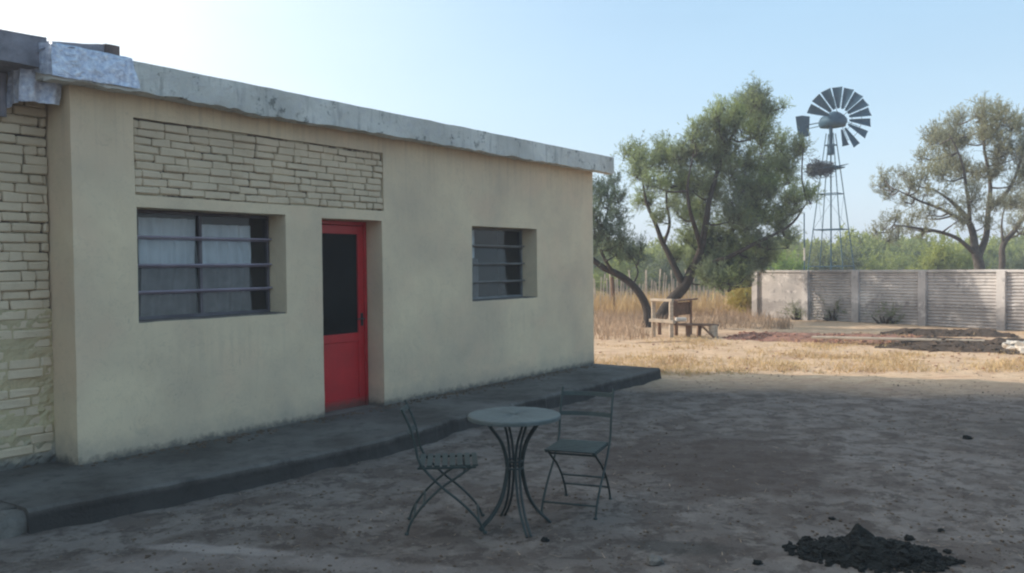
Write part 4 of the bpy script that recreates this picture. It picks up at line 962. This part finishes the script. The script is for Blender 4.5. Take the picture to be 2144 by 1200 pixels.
# left tree, half hidden by the house
bl2 = [(1252, 395, 16), (1285, 385, 14), (1262, 425, 20), (1295, 415, 13), (1250, 460, 24), (1285, 455, 17), (1305, 470, 13), (1265, 495, 26), (1305, 505, 18), (1240, 520, 24), (1320, 535, 18), (1290, 535, 18), (1342, 525, 12), (1210, 400, 26), (1190, 460, 30), (1160, 420, 26), (1215, 500, 26), (1335, 550, 10), (1180, 370, 22)]
rt = at(1352, 692, 22.4)
tree([([(1352, 694, 0), (1356, 655, 0), (1338, 612, 0), (1300, 578, 0), (1258, 558, 0), (1225, 525, 0), (1200, 470, 0)], [.15, .12, .10, .095, .08, .06, .03]),
      ([(1318, 590, 0), (1285, 570, -.2), (1262, 535, -.3), (1245, 480, -.4)], [.06, .05, .04, .015]),
      ([(1325, 598, 0), (1335, 570, .2), (1322, 535, .3)], [.03, .022, .01]),
      ([(1225, 525, 0), (1262, 470, .2), (1280, 410, .3)], [.05, .03, .012])],
     bl2, 22.4, M['leafB'], M['bark'], .9, 5, 'dark tree with a thin curved trunk, its crown half hidden by the house corner', (rt.x, 22.4, 0), dens=1150)
# right trees beyond the wall
bl3 = [(2050, 250, 26), (2000, 262, 22), (2085, 250, 24), (1960, 290, 22), (2020, 300, 32), (2070, 300, 34), (1990, 325, 28), (1945, 335, 22), (2120, 270, 26), (2144, 260, 24), (2110, 320, 34), (2160, 320, 34), (1930, 375, 16), (1975, 375, 26), (2030, 360, 32),
       (2085, 365, 32), (2140, 380, 30), (1850, 372, 12), (1842, 392, 13), (1865, 405, 13), (1890, 365, 13), (1905, 395, 18), (1895, 425, 16), (1935, 410, 20), (1980, 425, 24), (2035, 420, 26), (1875, 462, 15), (1850, 480, 12), (1905, 478, 16), (1835, 488, 9),
       (1945, 450, 16), (1930, 490, 14), (1880, 500, 12), (2085, 430, 24), (2010, 460, 16), (2060, 475, 16), (1960, 300, 18), (2060, 228, 12), (1920, 455, 14), (1860, 505, 7), (2120, 430, 22)]
rt = at(2050, 560, 25.0)
tree([([(2052, 640, 0), (2050, 560, 0), (2040, 520, 0), (2032, 470, .1), (2000, 430, .2), (1960, 400, .2)], [.17, .15, .12, .09, .06, .02]),
      ([(2046, 545, 0), (2064, 495, .1), (2070, 440, .1), (2072, 380, 0), (2060, 300, 0), (2055, 240, 0)], [.11, .09, .07, .055, .035, .012]),
      ([(2040, 530, 0), (2005, 500, -.3), (1965, 485, -.5), (1920, 478, -.7), (1870, 470, -.8)], [.07, .055, .045, .035, .012]),
      ([(2032, 470, .1), (1975, 440, -.4), (1925, 420, -.6), (1870, 395, -.6)], [.06, .045, .03, .012]),
      ([(2070, 440, .1), (2110, 400, .4), (2140, 330, .6), (2150, 270, .6)], [.07, .05, .035, .012]),
      ([(2032, 470, .1), (2025, 400, -.5), (2010, 330, -.7), (1985, 280, -.7)], [.06, .045, .03, .012])],
     bl3, 25.0, M['leafC'], M['barkl'], 1.2, 8, 'olive grey tree with a forked pale trunk rising behind the panel wall', (rt.x, 25.0, 0), dens=850, sr=(.28, .62))
bl4 = [(2150, 430, 20), (2125, 470, 16), (2170, 400, 30), (2190, 350, 40), (2200, 450, 30), (2110, 500, 10), (2150, 490, 14), (2240, 380, 40), (2230, 300, 40), (2180, 300, 26)]
rt = at(2100, 560, 27.5)
tree([([(2096, 640, 0), (2097, 560, 0), (2100, 515, 0), (2125, 480, .1), (2160, 430, .2), (2200, 360, .2)], [.11, .10, .09, .07, .05, .02]), ([(2100, 515, 0), (2098, 470, 0), (2105, 420, -.2)], [.04, .03, .012]),
      ([(2110, 500, 0), (2135, 490, -.2), (2150, 470, -.3)], [.03, .02, .01])],
     bl4, 27.5, M['leafC'], M['barkl'], .8, 9, 'slender grey tree beside the right edge, behind the forked one', (rt.x, 27.5, 0), dens=850, sr=(.28, .62))

# ------------------------------------------------------------------ scrub beyond
def shrub(px, Y, wpx, h, leaf, label, seed, dens=85, name='shrub', ln=.16, wd=.055, **k):
    r2 = random.Random(seed); g = at(px, 560, Y); t = empty(name, (g.x, Y, 0), label=label, cat='shrub', **k); hw_ = wpx*Y/F/2
    C = []; Rd = []; w = MB()
    for i in range(int(9+hw_*5)):
        x = r2.uniform(-1, 1)*hw_; z = h*(.25+.75*r2.random()**.7)*(1-.55*(abs(x)/hw_)**2); C.append((x, r2.uniform(-.5, .5)*min(hw_, 1.6), z*.86)); Rd.append(h*r2.uniform(.16, .28))
        w.tube([(x*.2, 0, -.05), (x*.6, C[-1][1]*.5, z*.4), (x, C[-1][1], z*.85)], [.05, .03, .01], 5)
    w.build('stem', M['bark'], t); V, Fq, tw = leafcloud(np.array(C), np.array(Rd), dens/(h*.3), ln, wd, .4, .1); npmesh('foliage', V, Fq, leaf, t); return t
G = 'scrub shrubs beyond the panel wall'
shr = [(1640, 40, 110, 1.75, 'leafY', 'bright lime green shrub right of the big tree, behind the end of the panel wall'),
       (1590, 46, 130, 2.1, 'leafDk', 'dull green shrub showing under the big tree crown, left of the lime green one'),
       (1740, 43, 120, 2.45, 'leafDk', 'dark dull shrub at the foot of the windmill tower'),
       (1810, 47, 90, 1.8, 'leafD', 'low green shrub just right of the windmill tower foot'),
       (1880, 52, 120, 2.0, 'leafD', 'green shrub midway between windmill and forked grey tree'),
       (1980, 40, 110, 2.6, 'leafD', 'rounded olive green shrub left of the forked grey tree trunk'),
       (2130, 42, 140, 1.9, 'leafDk', 'dull shrub at the right edge behind the slender tree'),
       (1400, 44, 130, 1.9, 'leafDk', 'dark green shrub behind the stick fence between the two leaning trunks'),
       (1300, 46, 150, 1.9, 'leafD', 'green shrub behind the stick fence below the half hidden tree')]
for i, (px, Y, wp, h, lf, lab) in enumerate(shr): shrub(px, Y, wp, h, M[lf], lab, i+3, group=G)
g = shrub(1563, 27.6, 40, 1.0, M['yellow'], 'yellow dry broom bush against the left end of the panel wall', 77, dens=200, name='broom_bush', ln=.10, wd=.02)
# continuous far scrub belt
r2 = np.random.default_rng(5); C = []; Rd = []
for i in range(520):
    Y = r2.uniform(56, 84); k_ = r2.uniform(-.12, .70); hmax = 1.55+1.7*noise.noise(Vector((k_*14, Y*.1, 0)))+(Y-56)*.016; z = hmax*r2.random()**.6; C.append((k_*Y, Y, z)); Rd.append(r2.uniform(.7, 1.3))
V, Fq, tw = leafcloud(np.array(C), np.array(Rd), 120, .30, .12, .4, .1)
npmesh('scrub_belt', V, Fq, M['leafD'], kind='stuff', label='distant belt of low green scrub along the horizon', cat='scrub')
# darker plants and rubbish at the foot of the panel wall
for i, (px, Y, wp, h, lab) in enumerate([(1665, 24.9, 34, .42, 'small dull weed clump by the wall foot left of the windmill'), (1745, 24.0, 52, .42, 'taller dull weed clump by the wall foot below the windmill'), (1850, 22.6, 90, .36, 'long low dull weed patch at the foot of the wall before the sunlit post')]):
    shrub(px, Y, wp, h, M['leafDk'], lab, 90+i, dens=60, name='dry_weed_clump', ln=.09, wd=.02, group='weeds at the foot of the wall')

# ------------------------------------------------------------------ smoky evening air
w = MB(); w.box(-900, 1100, -500, 1700, -1.2, 12.5); hm = bpy.data.materials.new('haze'); hm.use_nodes = True; ht = hm.node_tree; ht.nodes.clear()
ho = ht.nodes.new('ShaderNodeOutputMaterial'); hv = ht.nodes.new('ShaderNodeVolumePrincipled'); hv.inputs['Color'].default_value = (.86, .90, 1, 1); hv.inputs['Density'].default_value = .0030; hv.inputs['Anisotropy'].default_value = .2
ht.links.new(hv.outputs[0], ho.inputs['Volume']); w.build('haze', hm, None, kind='stuff', label='pale smoky air over the whole yard', cat='haze')
